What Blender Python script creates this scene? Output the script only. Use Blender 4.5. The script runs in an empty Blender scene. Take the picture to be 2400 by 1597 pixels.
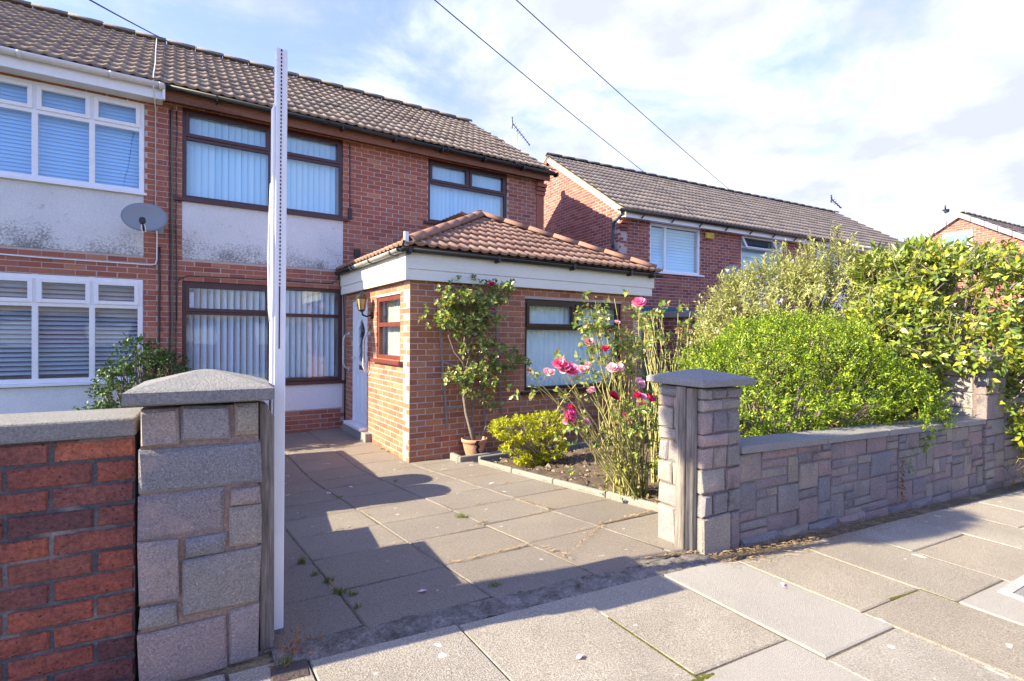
import bpy, bmesh, math, random
import numpy as np
from mathutils import Vector, Matrix, noise as mnoise

random.seed(7); np.random.seed(7)
S = bpy.context.scene
COL = S.collection
# ------------------------------------------------------------------ camera, sky, sun, exposure
F_PX, YAW, PITCH, ROLL = 1212.06, 0.5766, -0.0077, 0.0067     # focal length for a 2400 px wide frame
c_, s_ = math.cos(YAW), math.sin(YAW)
Rv = Vector((c_, -s_, 0)); Fv = Vector((s_, c_, 0)); Uv = Vector((0, 0, 1))
FWD = Fv*math.cos(PITCH) + Uv*math.sin(PITCH)
U1 = -Fv*math.sin(PITCH) + Uv*math.cos(PITCH)
RGT = Rv*math.cos(ROLL) + U1*math.sin(ROLL)
UPV = -Rv*math.sin(ROLL) + U1*math.cos(ROLL)
cam_d = bpy.data.cameras.new('camera'); cam = bpy.data.objects.new('camera', cam_d); COL.objects.link(cam)
M = Matrix.Identity(4)
for i in range(3):
    M[i][0] = RGT[i]; M[i][1] = UPV[i]; M[i][2] = -FWD[i]
cam.matrix_world = M
cam_d.sensor_width = 36; cam_d.lens = 36*F_PX/2400; cam_d.clip_start = .05; cam_d.clip_end = 3000
S.camera = cam
SUN_TO = Vector((-1.73, .345, 1.0)).normalized()
SUN_EL = math.asin(SUN_TO.z)
SUN_AZ = math.atan2(SUN_TO.x, SUN_TO.y)
W = bpy.data.worlds.new('World'); S.world = W; W.use_nodes = True
wn, wl = W.node_tree.nodes, W.node_tree.links
wn.clear()
def wnode(t, **k):
    n = wn.new(t)
    for a, b in k.items(): setattr(n, a, b)
    return n
w_out = wnode('ShaderNodeOutputWorld'); w_bg = wnode('ShaderNodeBackground')
w_sky = wnode('ShaderNodeTexSky', sky_type='NISHITA', sun_disc=False)
w_sky.sun_elevation = SUN_EL; w_sky.sun_rotation = SUN_AZ; w_sky.air_density = 1.0; w_sky.dust_density = .6; w_sky.ozone_density = 2.2
w_bg.inputs['Strength'].default_value = .15
w_tc = wnode('ShaderNodeTexCoord')
w_sep = wnode('ShaderNodeSeparateXYZ'); wl.new(w_tc.outputs['Generated'], w_sep.inputs[0])
def wmath(op, a, b=None, clamp=False):
    n = wnode('ShaderNodeMath', operation=op, use_clamp=clamp)
    for i, v in enumerate((a, b)):
        if v is None: continue
        if isinstance(v, (int, float)): n.inputs[i].default_value = v
        else: wl.new(v, n.inputs[i])
    return n.outputs[0]
zz = wmath('MAXIMUM', w_sep.outputs[2], 0.0)
den = wmath('ADD', zz, .22)
cx = wmath('DIVIDE', w_sep.outputs[0], den); cy = wmath('DIVIDE', w_sep.outputs[1], den)
comb = wnode('ShaderNodeCombineXYZ'); wl.new(cx, comb.inputs[0]); wl.new(cy, comb.inputs[1]); comb.inputs[2].default_value = 3.7
n1 = wnode('ShaderNodeTexNoise'); n1.inputs['Scale'].default_value = 1.9; n1.inputs['Detail'].default_value = 9; n1.inputs['Roughness'].default_value = .6; n1.inputs['Distortion'].default_value = .35
wl.new(comb.outputs[0], n1.inputs['Vector'])
# more cloud towards the east (right of the view) and towards the horizon
bias = wmath('ADD', wmath('MULTIPLY', w_sep.outputs[0], .24), wmath('MULTIPLY', w_sep.outputs[1], .10))
hor = wmath('MULTIPLY', wmath('SUBTRACT', .45, wmath('MINIMUM', zz, .42)), .62)
cov = wmath('ADD', wmath('ADD', n1.outputs['Fac'], bias), hor)
ramp = wnode('ShaderNodeMapRange', interpolation_type='SMOOTHSTEP'); wl.new(cov, ramp.inputs[0])
ramp.inputs[1].default_value = .55; ramp.inputs[2].default_value = .82
mixc = wnode('ShaderNodeMix', data_type='RGBA'); wl.new(ramp.outputs[0], mixc.inputs['Factor'])
tint = wnode('ShaderNodeMix', data_type='RGBA', blend_type='MULTIPLY'); tint.inputs['Factor'].default_value = 1
wl.new(w_sky.outputs[0], tint.inputs['A']); tint.inputs['B'].default_value = (.84, .84, 1.0, 1)
hz = wnode('ShaderNodeMix', data_type='RGBA'); hz.inputs['Factor'].default_value = .55
wl.new(tint.outputs['Result'], hz.inputs['A']); hz.inputs['B'].default_value = (.68, .74, 1.72, 1)
wl.new(hz.outputs['Result'], mixc.inputs['A']); n2 = wnode('ShaderNodeTexNoise'); n2.inputs['Scale'].default_value = 3.2; n2.inputs['Detail'].default_value = 6; n2.inputs['Roughness'].default_value = .55
wl.new(comb.outputs[0], n2.inputs['Vector'])
cl = wnode('ShaderNodeMix', data_type='RGBA'); cl.inputs['A'].default_value = (1.30, 1.38, 1.86, 1); cl.inputs['B'].default_value = (1.88, 1.98, 2.2, 1)
cr2 = wnode('ShaderNodeMapRange'); cr2.inputs[1].default_value = .38; cr2.inputs[2].default_value = .62; wl.new(n2.outputs['Fac'], cr2.inputs[0]); wl.new(cr2.outputs[0], cl.inputs['Factor'])
wl.new(cl.outputs['Result'], mixc.inputs['B'])
wl.new(mixc.outputs['Result'], w_bg.inputs['Color']); wl.new(w_bg.outputs[0], w_out.inputs['Surface'])
sun_d = bpy.data.lights.new('sun', 'SUN'); sun = bpy.data.objects.new('sun', sun_d); COL.objects.link(sun)
sun_d.energy = 3.55; sun_d.angle = math.radians(.5); sun_d.color = (1, .89, .64)
sun.rotation_euler = (-SUN_TO).to_track_quat('-Z', 'Y').to_euler()
S.view_settings.view_transform = 'Standard'; S.view_settings.look = 'None'
S.view_settings.gamma = 1; S.view_settings.use_curve_mapping = False
S.view_settings.exposure = 2.12

# ------------------------------------------------------------------ helpers: materials
def mat(name, cols, rough=.8, rand=True, grain=0, grain_amt=.15, patch=0, patch_amt=.2, patch_col=None, bump=0, bump_scale=60,
        spec=.3, stretch=None, metallic=0, trans=0, blend='LINEAR', stain=None, speck=None, vor=None, mould=None, spots=None):
    """cols: colours picked per piece; grain/patch: noise scales in world metres"""
    m = bpy.data.materials.new(name); m.use_nodes = True
    nt = m.node_tree; nd, lk = nt.nodes, nt.links; nd.clear()
    out = nd.new('ShaderNodeOutputMaterial'); bs = nd.new('ShaderNodeBsdfPrincipled')
    bs.inputs['Roughness'].default_value = rough; bs.inputs['Specular IOR Level'].default_value = spec; bs.inputs['Metallic'].default_value = metallic
    geo = nd.new('ShaderNodeNewGeometry')
    pos = geo.outputs['Position']
    if stretch:
        mp = nd.new('ShaderNodeVectorMath'); mp.operation = 'MULTIPLY'; lk.new(pos, mp.inputs[0]); mp.inputs[1].default_value = stretch; pos = mp.outputs[0]
    def nz(scale, detail=4, rough_=.6, p=None):
        n = nd.new('ShaderNodeTexNoise'); n.inputs['Scale'].default_value = scale; n.inputs['Detail'].default_value = detail; n.inputs['Roughness'].default_value = rough_
        lk.new(p or pos, n.inputs['Vector']); return n.outputs['Fac']
    def rmp(fac, stops, interp='LINEAR'):
        r = nd.new('ShaderNodeValToRGB'); cr = r.color_ramp; cr.interpolation = interp
        while len(cr.elements) < len(stops): cr.elements.new(.5)
        for e, (p, cl) in zip(cr.elements, stops): e.position = p; e.color = (*cl[:3], 1)
        lk.new(fac, r.inputs[0]); return r.outputs[0]
    def mix(a, b, fac, mode='MIX'):
        x = nd.new('ShaderNodeMix'); x.data_type = 'RGBA'; x.blend_type = mode
        for s, v in (('A', a), ('B', b)):
            if isinstance(v, tuple): x.inputs[s].default_value = (*v[:3], 1)
            else: lk.new(v, x.inputs[s])
        if isinstance(fac, (int, float)): x.inputs['Factor'].default_value = fac
        else: lk.new(fac, x.inputs['Factor'])
        return x.outputs['Result']
    if len(cols) > 1:
        if rand:
            oi = nd.new('ShaderNodeObjectInfo')
            ad = nd.new('ShaderNodeMath'); ad.operation = 'MULTIPLY_ADD'; lk.new(oi.outputs['Random'], ad.inputs[0]); ad.inputs[1].default_value = 7.31; lk.new(geo.outputs['Random Per Island'], ad.inputs[2])
            fr = nd.new('ShaderNodeMath'); fr.operation = 'FRACT'; lk.new(ad.outputs[0], fr.inputs[0]); f = fr.outputs[0]
        else: f = nz(patch or 2, 5)
        k = len(cols)
        if blend == 'CONSTANT': st = [(i/k, c) for i, c in enumerate(cols)]
        else: st = [(i/(k-1), c) for i, c in enumerate(cols)] if rand else [(.3+.4*i/(k-1), c) for i, c in enumerate(cols)]
        col = rmp(f, st, blend)
    else:
        rg = nd.new('ShaderNodeRGB'); rg.outputs[0].default_value = (*cols[0], 1); col = rg.outputs[0]
    if patch:
        f = rmp(nz(patch, 6, .65), [(.35, (0, 0, 0)), (.68, (1, 1, 1))])
        col = mix(col, patch_col or tuple(min(1, x*1.6) for x in cols[0]), mathmul(nd, lk, f, patch_amt))
    if grain:
        f = nz(grain, 6, .75)
        g = rmp(f, [(.25, (1-grain_amt*2,)*3), (.75, (1+grain_amt,)*3)])
        col = mix(col, g, 1.0, 'MULTIPLY')
    if stain:   # (scale, threshold, colour, amount)
        f = rmp(nz(stain[0], 9, .72), [(stain[1], (0, 0, 0)), (stain[1]+.1, (1, 1, 1))])
        col = mix(col, stain[2], mathmul(nd, lk, f, stain[3]))
    if speck:   # (scale, threshold, colour, amount)
        f = rmp(nz(speck[0], 2, .5), [(speck[1], (0, 0, 0)), (speck[1]+.05, (1, 1, 1))])
        col = mix(col, speck[2], mathmul(nd, lk, f, speck[3]))
    if spots:   # sparse round marks: chewing gum, droppings
        f = rmp(nz(spots[0], 1, .4), [(spots[1], (0, 0, 0)), (spots[1]+.012, (1, 1, 1))]); col = mix(col, spots[2], mathmul(nd, lk, f, spots[3]))
    if mould:   # dark growth that gathers towards the wet lower edge of a panel: (z low, z high, colour)
        sp_ = nd.new('ShaderNodeSeparateXYZ'); lk.new(geo.outputs['Position'], sp_.inputs[0])
        mr = nd.new('ShaderNodeMapRange'); lk.new(sp_.outputs[2], mr.inputs[0]); mr.inputs[1].default_value = mould[0]; mr.inputs[2].default_value = mould[1]; mr.inputs[3].default_value = .30; mr.inputs[4].default_value = 0
        a1 = nd.new('ShaderNodeMath'); a1.operation = 'MULTIPLY'; lk.new(nz(2.6, 3), a1.inputs[0]); a1.inputs[1].default_value = .45
        a2 = nd.new('ShaderNodeMath'); a2.operation = 'MULTIPLY_ADD'; lk.new(nz(38, 6, .75), a2.inputs[0]); a2.inputs[1].default_value = .75; lk.new(a1.outputs[0], a2.inputs[2])
        a3 = nd.new('ShaderNodeMath'); lk.new(a2.outputs[0], a3.inputs[0]); lk.new(mr.outputs[0], a3.inputs[1])
        f = rmp(a3.outputs[0], [(.80, (0, 0, 0)), (.97, (1, 1, 1))]); col = mix(col, mould[2], mathmul(nd, lk, f, .85))
    lk.new(col, bs.inputs['Base Color'])
    if bump:
        b = nd.new('ShaderNodeBump'); b.inputs['Strength'].default_value = min(1, bump); b.inputs['Distance'].default_value = .012 if not vor else .006
        lk.new(nz(bump_scale, 5, .7), b.inputs['Height']); lk.new(b.outputs[0], bs.inputs['Normal'])
    if trans:
        tr = nd.new('ShaderNodeBsdfTranslucent'); lk.new(col, tr.inputs['Color'])
        ms = nd.new('ShaderNodeMixShader'); ms.inputs[0].default_value = trans
        lk.new(bs.outputs[0], ms.inputs[1]); lk.new(tr.outputs[0], ms.inputs[2]); lk.new(ms.outputs[0], out.inputs[0])
    else: lk.new(bs.outputs[0], out.inputs[0])
    return m
def mathmul(nd, lk, f, k):
    n = nd.new('ShaderNodeMath'); n.operation = 'MULTIPLY'; lk.new(f, n.inputs[0]); n.inputs[1].default_value = k; return n.outputs[0]

def glass_mat(name, tint=(.94, .975, 1.0), refl=1.0):
    m = bpy.data.materials.new(name); m.use_nodes = True; nt = m.node_tree; nd, lk = nt.nodes, nt.links; nd.clear()
    out = nd.new('ShaderNodeOutputMaterial'); tr = nd.new('ShaderNodeBsdfTransparent'); tr.inputs[0].default_value = (*tint, 1)
    gl = nd.new('ShaderNodeBsdfGlossy'); gl.inputs['Roughness'].default_value = .015; gl.inputs['Color'].default_value = (.95, .97, 1, 1)
    geo = nd.new('ShaderNodeNewGeometry')
    dt = nd.new('ShaderNodeVectorMath'); dt.operation = 'DOT_PRODUCT'; lk.new(geo.outputs['Incoming'], dt.inputs[0]); lk.new(geo.outputs['True Normal'], dt.inputs[1])
    def mth(op, a, b=None):
        q = nd.new('ShaderNodeMath'); q.operation = op; q.use_clamp = op != 'POWER'
        for i, v in enumerate((a, b)):
            if v is None: continue
            if isinstance(v, (int, float)): q.inputs[i].default_value = v
            else: lk.new(v, q.inputs[i])
        return q.outputs[0]
    sch = mth('POWER', mth('SUBTRACT', 1.0, mth('ABSOLUTE', dt.outputs['Value'])), 5.0)     # thin pane: Schlick, the same from both sides
    mu = nd.new('ShaderNodeMath'); mu.operation = 'MULTIPLY_ADD'; mu.use_clamp = True; lk.new(sch, mu.inputs[0]); mu.inputs[1].default_value = .95; mu.inputs[2].default_value = .045*refl
    n = nd.new('ShaderNodeTexNoise'); n.inputs['Scale'].default_value = 1.6; lk.new(geo.outputs['Position'], n.inputs['Vector'])
    b = nd.new('ShaderNodeBump'); b.inputs['Strength'].default_value = .05; b.inputs['Distance'].default_value = .05; lk.new(n.outputs['Fac'], b.inputs['Height']); lk.new(b.outputs[0], gl.inputs['Normal'])
    ms = nd.new('ShaderNodeMixShader'); lk.new(mu.outputs[0], ms.inputs[0]); lk.new(tr.outputs[0], ms.inputs[1]); lk.new(gl.outputs[0], ms.inputs[2]); lk.new(ms.outputs[0], out.inputs[0])
    return m

def leaf_mat(name, cols, edge=None, trans=.3, rough=.45, spec=.4):
    """per-leaf colour from cols; edge: colour mixed in by the mesh attribute 'rim' (leaf margin or centre)"""
    m = bpy.data.materials.new(name); m.use_nodes = True; nt = m.node_tree; nd, lk = nt.nodes, nt.links; nd.clear()
    out = nd.new('ShaderNodeOutputMaterial'); bs = nd.new('ShaderNodeBsdfPrincipled'); bs.inputs['Roughness'].default_value = rough; bs.inputs['Specular IOR Level'].default_value = spec
    geo = nd.new('ShaderNodeNewGeometry'); r = nd.new('ShaderNodeValToRGB'); cr = r.color_ramp
    while len(cr.elements) < len(cols): cr.elements.new(.5)
    for i, (e, c) in enumerate(zip(cr.elements, cols)): e.position = i/(len(cols)-1); e.color = (*c, 1)
    lk.new(geo.outputs['Random Per Island'], r.inputs[0]); col = r.outputs[0]
    if edge:
        at = nd.new('ShaderNodeAttribute'); at.attribute_name = 'rim'
        x = nd.new('ShaderNodeMix'); x.data_type = 'RGBA'; lk.new(at.outputs['Fac'], x.inputs['Factor']); lk.new(col, x.inputs['A']); x.inputs['B'].default_value = (*edge, 1); col = x.outputs['Result']
    lk.new(col, bs.inputs['Base Color'])
    tr = nd.new('ShaderNodeBsdfTranslucent'); lk.new(col, tr.inputs['Color'])
    ms = nd.new('ShaderNodeMixShader'); ms.inputs[0].default_value = trans
    lk.new(bs.outputs[0], ms.inputs[1]); lk.new(tr.outputs[0], ms.inputs[2]); lk.new(ms.outputs[0], out.inputs[0])
    return m

# ------------------------------------------------------------------ helpers: objects
ROOT = {}
def thing(name, label, cat, loc, group=None):
    o = bpy.data.objects.new(name, None); COL.objects.link(o); o.location = loc; o.empty_display_size = .2
    o['label'] = label; o['category'] = cat
    if group: o['group'] = group
    ROOT[o.name] = Vector(loc); return o
def attach(o, parent, mw=None):
    if parent is not None:
        o.parent = parent
        if parent.name in ROOT: o.matrix_parent_inverse = Matrix.Translation(-ROOT[parent.name])
    if mw is not None: o.matrix_basis = mw
    return o
def link(name, me, parent=None, mw=None, kind=None, label=None):
    o = bpy.data.objects.new(name, me); COL.objects.link(o); attach(o, parent, mw)
    if kind: o['kind'] = kind
    if label: o['label'] = label
    return o
def tag(o, label, cat, group=None):
    o['label'] = label; o['category'] = cat
    if group: o['group'] = group
    return o

class MB:
    """mesh builder in world coordinates"""
    def __init__(s): s.v = []; s.f = []; s.sm = []
    def quadbox(s, P):     # P: 8 points, bottom 4 CCW then top 4
        b = len(s.v); s.v += [tuple(p) for p in P]
        for q in ((3, 2, 1, 0), (4, 5, 6, 7), (0, 1, 5, 4), (1, 2, 6, 5), (2, 3, 7, 6), (3, 0, 4, 7)): s.f.append(tuple(b+i for i in q)); s.sm.append(False)
        return s
    def box(s, x0, x1, y0, y1, z0, z1):
        return s.quadbox([(x0, y0, z0), (x1, y0, z0), (x1, y1, z0), (x0, y1, z0), (x0, y0, z1), (x1, y0, z1), (x1, y1, z1), (x0, y1, z1)])
    def fbox(s, fr, a0, a1, z0, z1, d0, d1):   # in a wall frame: a along, z up, d outwards
        return s.quadbox([fr(a0, z0, d1), fr(a1, z0, d1), fr(a1, z0, d0), fr(a0, z0, d0), fr(a0, z1, d1), fr(a1, z1, d1), fr(a1, z1, d0), fr(a0, z1, d0)])
    def tube(s, pts, r, n=6, cap=True, smooth=True):
        pts = [Vector(p) for p in pts]; rs = r if isinstance(r, (list, tuple)) else [r]*len(pts)
        b0 = len(s.v); prev = None
        for i, p in enumerate(pts):
            t = (pts[min(i+1, len(pts)-1)] - pts[max(i-1, 0)])
            if t.length < 1e-9: t = Vector((0, 0, 1))
            t.normalize()
            if prev is None:
                a = t.cross(Vector((0, 0, 1)))
                if a.length < .1: a = t.cross(Vector((1, 0, 0)))
            else: a = prev - t*prev.dot(t)
            if a.length < 1e-6: a = t.orthogonal()
            a.normalize(); prev = a; c = t.cross(a)
            for k in range(n):
                an = 2*math.pi*k/n; s.v.append(tuple(p + (a*math.cos(an) + c*math.sin(an))*rs[i]))
        for i in range(len(pts)-1):
            for k in range(n):
                k2 = (k+1) % n; s.f.append((b0+i*n+k, b0+i*n+k2, b0+(i+1)*n+k2, b0+(i+1)*n+k)); s.sm.append(smooth)
        if cap:
            s.f.append(tuple(b0+k for k in reversed(range(n)))); s.sm.append(False)
            e = b0+(len(pts)-1)*n; s.f.append(tuple(e+k for k in range(n))); s.sm.append(False)
        return s
    def prism(s, prof, p0, p1, ax, ay, smooth=False):   # closed 2-D profile swept from p0 to p1
        p0, p1, ax, ay = map(Vector, (p0, p1, ax, ay)); b = len(s.v); n = len(prof)
        for p in (p0, p1):
            for (x, y) in prof: s.v.append(tuple(p + ax*x + ay*y))
        for k in range(n): s.f.append((b+k, b+(k+1) % n, b+n+(k+1) % n, b+n+k)); s.sm.append(smooth)
        s.f.append(tuple(b+k for k in reversed(range(n)))); s.f.append(tuple(b+n+k for k in range(n))); s.sm += [False, False]
        return s
    def lathe(s, prof, c, n=20, ax=Vector((0, 0, 1)), smooth=True):   # prof: (radius, height)
        c = Vector(c); ax = Vector(ax).normalized(); a = ax.orthogonal().normalized(); d = ax.cross(a); b = len(s.v)
        for (r, h) in prof:
            for k in range(n):
                an = 2*math.pi*k/n; s.v.append(tuple(c + ax*h + (a*math.cos(an)+d*math.sin(an))*r))
        for i in range(len(prof)-1):
            for k in range(n): s.f.append((b+i*n+k, b+i*n+(k+1) % n, b+(i+1)*n+(k+1) % n, b+(i+1)*n+k)); s.sm.append(smooth)
        return s
    def mesh(s, name, m):
        me = bpy.data.meshes.new(name); me.from_pydata(s.v, [], s.f)
        me.polygons.foreach_set('use_smooth', s.sm[:len(me.polygons)]); me.materials.append(m); me.update(); return me
    def build(s, name, m, parent=None, kind=None, label=None, bevel=0):
        o = link(name, s.mesh(name, m), parent, None, kind, label)
        if bevel:
            md = o.modifiers.new('bevel', 'BEVEL'); md.width = bevel; md.segments = 2; md.limit_method = 'ANGLE'
        return o

class Frame:
    """wall plane: a runs along u, z is up, d points out of the wall"""
    def __init__(s, o, u): s.o = Vector(o); s.u = Vector(u).normalized(); s.n = s.u.cross(Vector((0, 0, 1)))
    def __call__(s, a, z, d=0.0): return s.o + s.u*a + s.n*d + Vector((0, 0, z))
    def mw(s, a, z, d=0.0):
        m = Matrix.Identity(4); p = s(a, z, d)
        for i in range(3): m[i][0] = s.u[i]; m[i][1] = -s.n[i]; m[i][2] = (0, 0, 1)[i]; m[i][3] = p[i]
        return m

def project(p):
    d = p.dot(FWD)
    if d < .1: return None
    return 1200+F_PX*p.dot(RGT)/d, 798.5-F_PX*p.dot(UPV)/d, d
def screen_area(p, n, area):
    q = project(p)
    if q is None or not (-60 < q[0] < 2460 and -60 < q[1] < 1657): return 0.0
    v = -p.normalized()
    return area*max(.02, v.dot(n))/(q[2]**2)

# a piece that fills a rounded rectangle of a wall: chamfered face, rough outline, no back
PM = {}
def piece_mesh(w, h, d, c, m, rough=0, var=0):
    key = (round(w, 3), round(h, 3), round(d, 3), c, m.name, rough, var)
    if key in PM: return PM[key]
    rg = random.Random(hash(key[:4]) + var*17)
    V = []
    def ring(ix, y, j):
        for sx, sz in ((-1, -1), (1, -1), (1, 1), (-1, 1)):
            V.append((sx*(w/2-ix)+rg.uniform(-j, j), y, sz*(h/2-ix)+rg.uniform(-j, j)))
    ring(0, d, 0); ring(0, c, rough); ring(c, 0, rough)
    if rough: V[8:12] = [(x, y+rg.uniform(-rough, rough), z) for x, y, z in V[8:12]]
    Fc = [(4, 5, 1, 0)[::-1] if 0 else (0, 1, 5, 4), (1, 2, 6, 5), (2, 3, 7, 6), (3, 0, 4, 7), (4, 5, 9, 8), (5, 6, 10, 9), (6, 7, 11, 10), (7, 4, 8, 11)]
    if rough:   # hewn face: a raised, off-centre facet
        cx_, cz_ = rg.uniform(-.2, .2)*w, rg.uniform(-.2, .2)*h; V.append((cx_, -rg.uniform(0, 1.6)*rough, cz_))
        Fc += [(8, 9, 12), (9, 10, 12), (10, 11, 12), (11, 8, 12)]
    else: Fc.append((8, 9, 10, 11))
    me = bpy.data.meshes.new('piece'); me.from_pydata(V, [], Fc); me.materials.append(m); me.update(); PM[key] = me; return me
def append_piece(mb, me, mw):
    b = len(mb.v)
    for v in me.vertices: mb.v.append(tuple(mw @ v.co))
    for p in me.polygons: mb.f.append(tuple(b+i for i in p.vertices)); mb.sm.append(p.use_smooth)
def scatter_pieces(items, name, m, parent, limit=300, stuff_name=None):
    """items: (score, mesh, world matrix); the largest become objects, the rest one joined part"""
    items.sort(key=lambda t: -t[0])
    top = [t for t in items[:limit] if t[0] > 0]; rest = items[len(top):]
    for sc, me, mw in top: link(name, me, parent, mw)
    if rest:
        mb = MB()
        for sc, me, mw in rest: append_piece(mb, me, mw)
        mb.build(stuff_name or (name+'work'), m, parent, kind='stuff')

def cut(segs, holes):
    """1-D intervals minus holes"""
    out = []
    for a, b in segs:
        cur = [(a, b)]
        for h0, h1 in holes:
            nx = []
            for x, y in cur:
                if h1 <= x or h0 >= y: nx.append((x, y))
                else:
                    if h0 > x: nx.append((x, h0))
                    if h1 < y: nx.append((h1, y))
            cur = nx
        out += cur
    return out
def wall(parent, fr, a0, a1, z0, z1, holes, m_mortar, m_brick, thick=.22, limit=300, name='wall', top=None, course=.075, blen=.215, joint=.010,
         phase=0.0, skip=None, bdepth=.045, chamfer=.003, recess=.004, zstart=None, bname='brick', rough=0, rowphase=.5):
    """mortar backing with holes + bricks; top(a) optional sloping top"""
    mb = MB()
    A = sorted({a0, a1, *[h for o in holes for h in o[:2] if a0 < h < a1]})
    Z = sorted({z0, z1, *[h for o in holes for h in o[2:4] if z0 < h < z1]})
    if top is None:
        for i in range(len(A)-1):
            run = None
            for j in range(len(Z)-1):
                ca, cz = (A[i]+A[i+1])/2, (Z[j]+Z[j+1])/2
                hole = any(o[0] < ca < o[1] and o[2] < cz < o[3] for o in holes)
                if not hole: run = (run[0] if run else Z[j], Z[j+1])
                if (hole or j == len(Z)-2) and run: mb.fbox(fr, A[i], A[i+1], run[0], run[1], -thick, -recess); run = None
    else:
        pts = [(a0, z0), (a1, z0), (a1, top(a1))] + [(a, top(a)) for a in reversed(np.linspace(a0, a1, 13)[1:-1])] + [(a0, top(a0))]
        mb.prism([(a, z) for a, z in pts], fr(0, 0, -thick), fr(0, 0, -recess), fr.u, (0, 0, 1))
    w = mb.build(name, m_mortar, parent)
    items = []; k = 0; z = zstart if zstart is not None else z0
    hgt = course-joint
    while z < z1-.01 or (top and z < 9):
        zz0, zz1 = max(z+joint/2, z0), min(z+course-joint/2, z1 if top is None else 1e9)
        if top and z > max(top(a0), top(a1), max(top(a) for a in np.linspace(a0, a1, 20))): break
        if zz1-zz0 > .012:
            zc = (zz0+zz1)/2
            hs = [(o[0], o[1]) for o in holes if o[2] < zc-.012 < o[3] or o[2] < zc+.012 < o[3]]
            a = a0 - (blen+joint)*2 + phase + (blen+joint)*rowphase*(k % 2)
            while a < a1:
                for x, y in cut([(max(a, a0), min(a+blen, a1))], hs):
                    if top:
                        while y-x > .03 and top(x) < zz1: x += .02
                        while y-x > .03 and top(y) < zz1: y -= .02
                    if y-x < .03: continue
                    ac = (x+y)/2
                    if skip and skip(ac, zc): continue
                    p = fr(ac, zc, 0)
                    me = piece_mesh(round(y-x, 2), round(zz1-zz0, 3), bdepth, chamfer, m_brick, rough, random.randrange(4) if rough else 0)
                    mw = fr.mw(ac+random.uniform(-.0015, .0015), zc+random.uniform(-.001, .001), random.uniform(-.002, .0015))
                    items.append((screen_area(p, fr.n, (y-x)*(zz1-zz0)), me, mw))
                a += blen+joint
        z += course; k += 1
    scatter_pieces(items, bname, m_brick, w, limit)
    return w

# ------------------------------------------------------------------ helpers: roofs
def tile_mesh(name, m, w, length, rolls, rh, th, lift, seg=6):
    V = []; Fc = []; n = rolls*seg+1
    def prof(x):
        p = (x/w*rolls) % 1.0
        return rh*math.sin(math.pi*(p-.52)/.48) if p > .52 else -.002*math.sin(math.pi*p/.52)
    xs = [w*i/(n-1) for i in range(n)]
    for y, l in ((0, lift), (length, 0)):
        for x in xs: V.append((x, y, prof(min(x, w-1e-6))+l))
    for x in xs: V.append((x, .004, prof(min(x, w-1e-6))+lift-th))
    for i in range(n-1):
        Fc.append((i, i+1, n+i+1, n+i)); Fc.append((2*n+i, 2*n+i+1, i+1, i))
    me = bpy.data.meshes.new(name); me.from_pydata(V, [], Fc); me.polygons.foreach_set('use_smooth', [i % 2 == 0 for i in range(len(Fc))]); me.materials.append(m); me.update(); return me
def clip_mesh(me, mw, planes):
    """copy of me cut by world planes (co, no), keeping the side against no; None if nothing stays"""
    bm = bmesh.new(); bm.from_mesh(me); bm.transform(mw)
    for co, no in planes:
        g = bm.verts[:]+bm.edges[:]+bm.faces[:]
        bmesh.ops.bisect_plane(bm, geom=g, plane_co=co, plane_no=no, clear_outer=True)
    if not bm.faces: bm.free(); return None
    bm.transform(mw.inverted()); m2 = me.copy(); bm.to_mesh(m2); bm.free(); return m2
def tiles(parent, org, u, s, ncol, nrow, w, gauge, me, m, planes=(), limit=300, name='roof_tile', jit=.003, col0=0):
    org, u, s = Vector(org), Vector(u).normalized(), Vector(s).normalized(); n = u.cross(s).normalized(); items = []
    for r in range(nrow):
        for c in range(col0, ncol):
            mw = Matrix.Identity(4); p = org + u*(c*w) + s*(r*gauge) + n*random.uniform(-jit, jit)
            uu = (u + s*random.uniform(-.008, .008)).normalized(); ss = n.cross(uu)
            for i in range(3): mw[i][0] = uu[i]; mw[i][1] = ss[i]; mw[i][2] = n[i]; mw[i][3] = p[i]
            cen = p+u*w/2+s*gauge/2; mm = me
            for co, no in planes:
                dist = [(p+u*x+s*y-Vector(co)).dot(Vector(no)) for x in (0, w) for y in (0, gauge*1.25)]
                if min(dist) > 0: mm = None; break
                if max(dist) > 0: mm = clip_mesh(me, mw, [(co, no)]) if mm is me else (clip_mesh(mm, mw, [(co, no)]) if mm else None)
                if mm is None: break
            if mm is None: continue
            items.append((screen_area(cen, n, w*gauge)+1e-9, mm, mw))
    scatter_pieces(items, name, m, parent, limit, stuff_name=name+'s')
def half_pipe(r=.055, th=.006, n=9):
    o = [(r*math.cos(math.pi+math.pi*i/n), r*math.sin(math.pi+math.pi*i/n)) for i in range(n+1)]
    return o + [((r-th)*math.cos(2*math.pi-math.pi*i/n), (r-th)*math.sin(2*math.pi-math.pi*i/n)) for i in range(n+1)]
def ridge_run(parent, p0, p1, seglen, r, m, name='ridge_tile', flat=.75):
    p0, p1 = Vector(p0), Vector(p1); L = (p1-p0).length; k = max(1, round(L/seglen)); t = (p1-p0)/L
    side = t.cross(Vector((0, 0, 1))).normalized(); up = side.cross(t)
    prof = [(r*math.cos(math.pi*i/8), flat*r*math.sin(math.pi*i/8)) for i in range(9)]; prof += [(x*.84, y*.84-.003) for x, y in reversed(prof)]
    for i in range(k):
        a = p0+t*(L*i/k+.004); b = p0+t*(L*(i+1)/k-.004); dz = random.uniform(-.004, .004)
        MB().prism(prof, a+up*dz, b+up*(dz+.006), side, up, True).build(name, m, parent)

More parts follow.
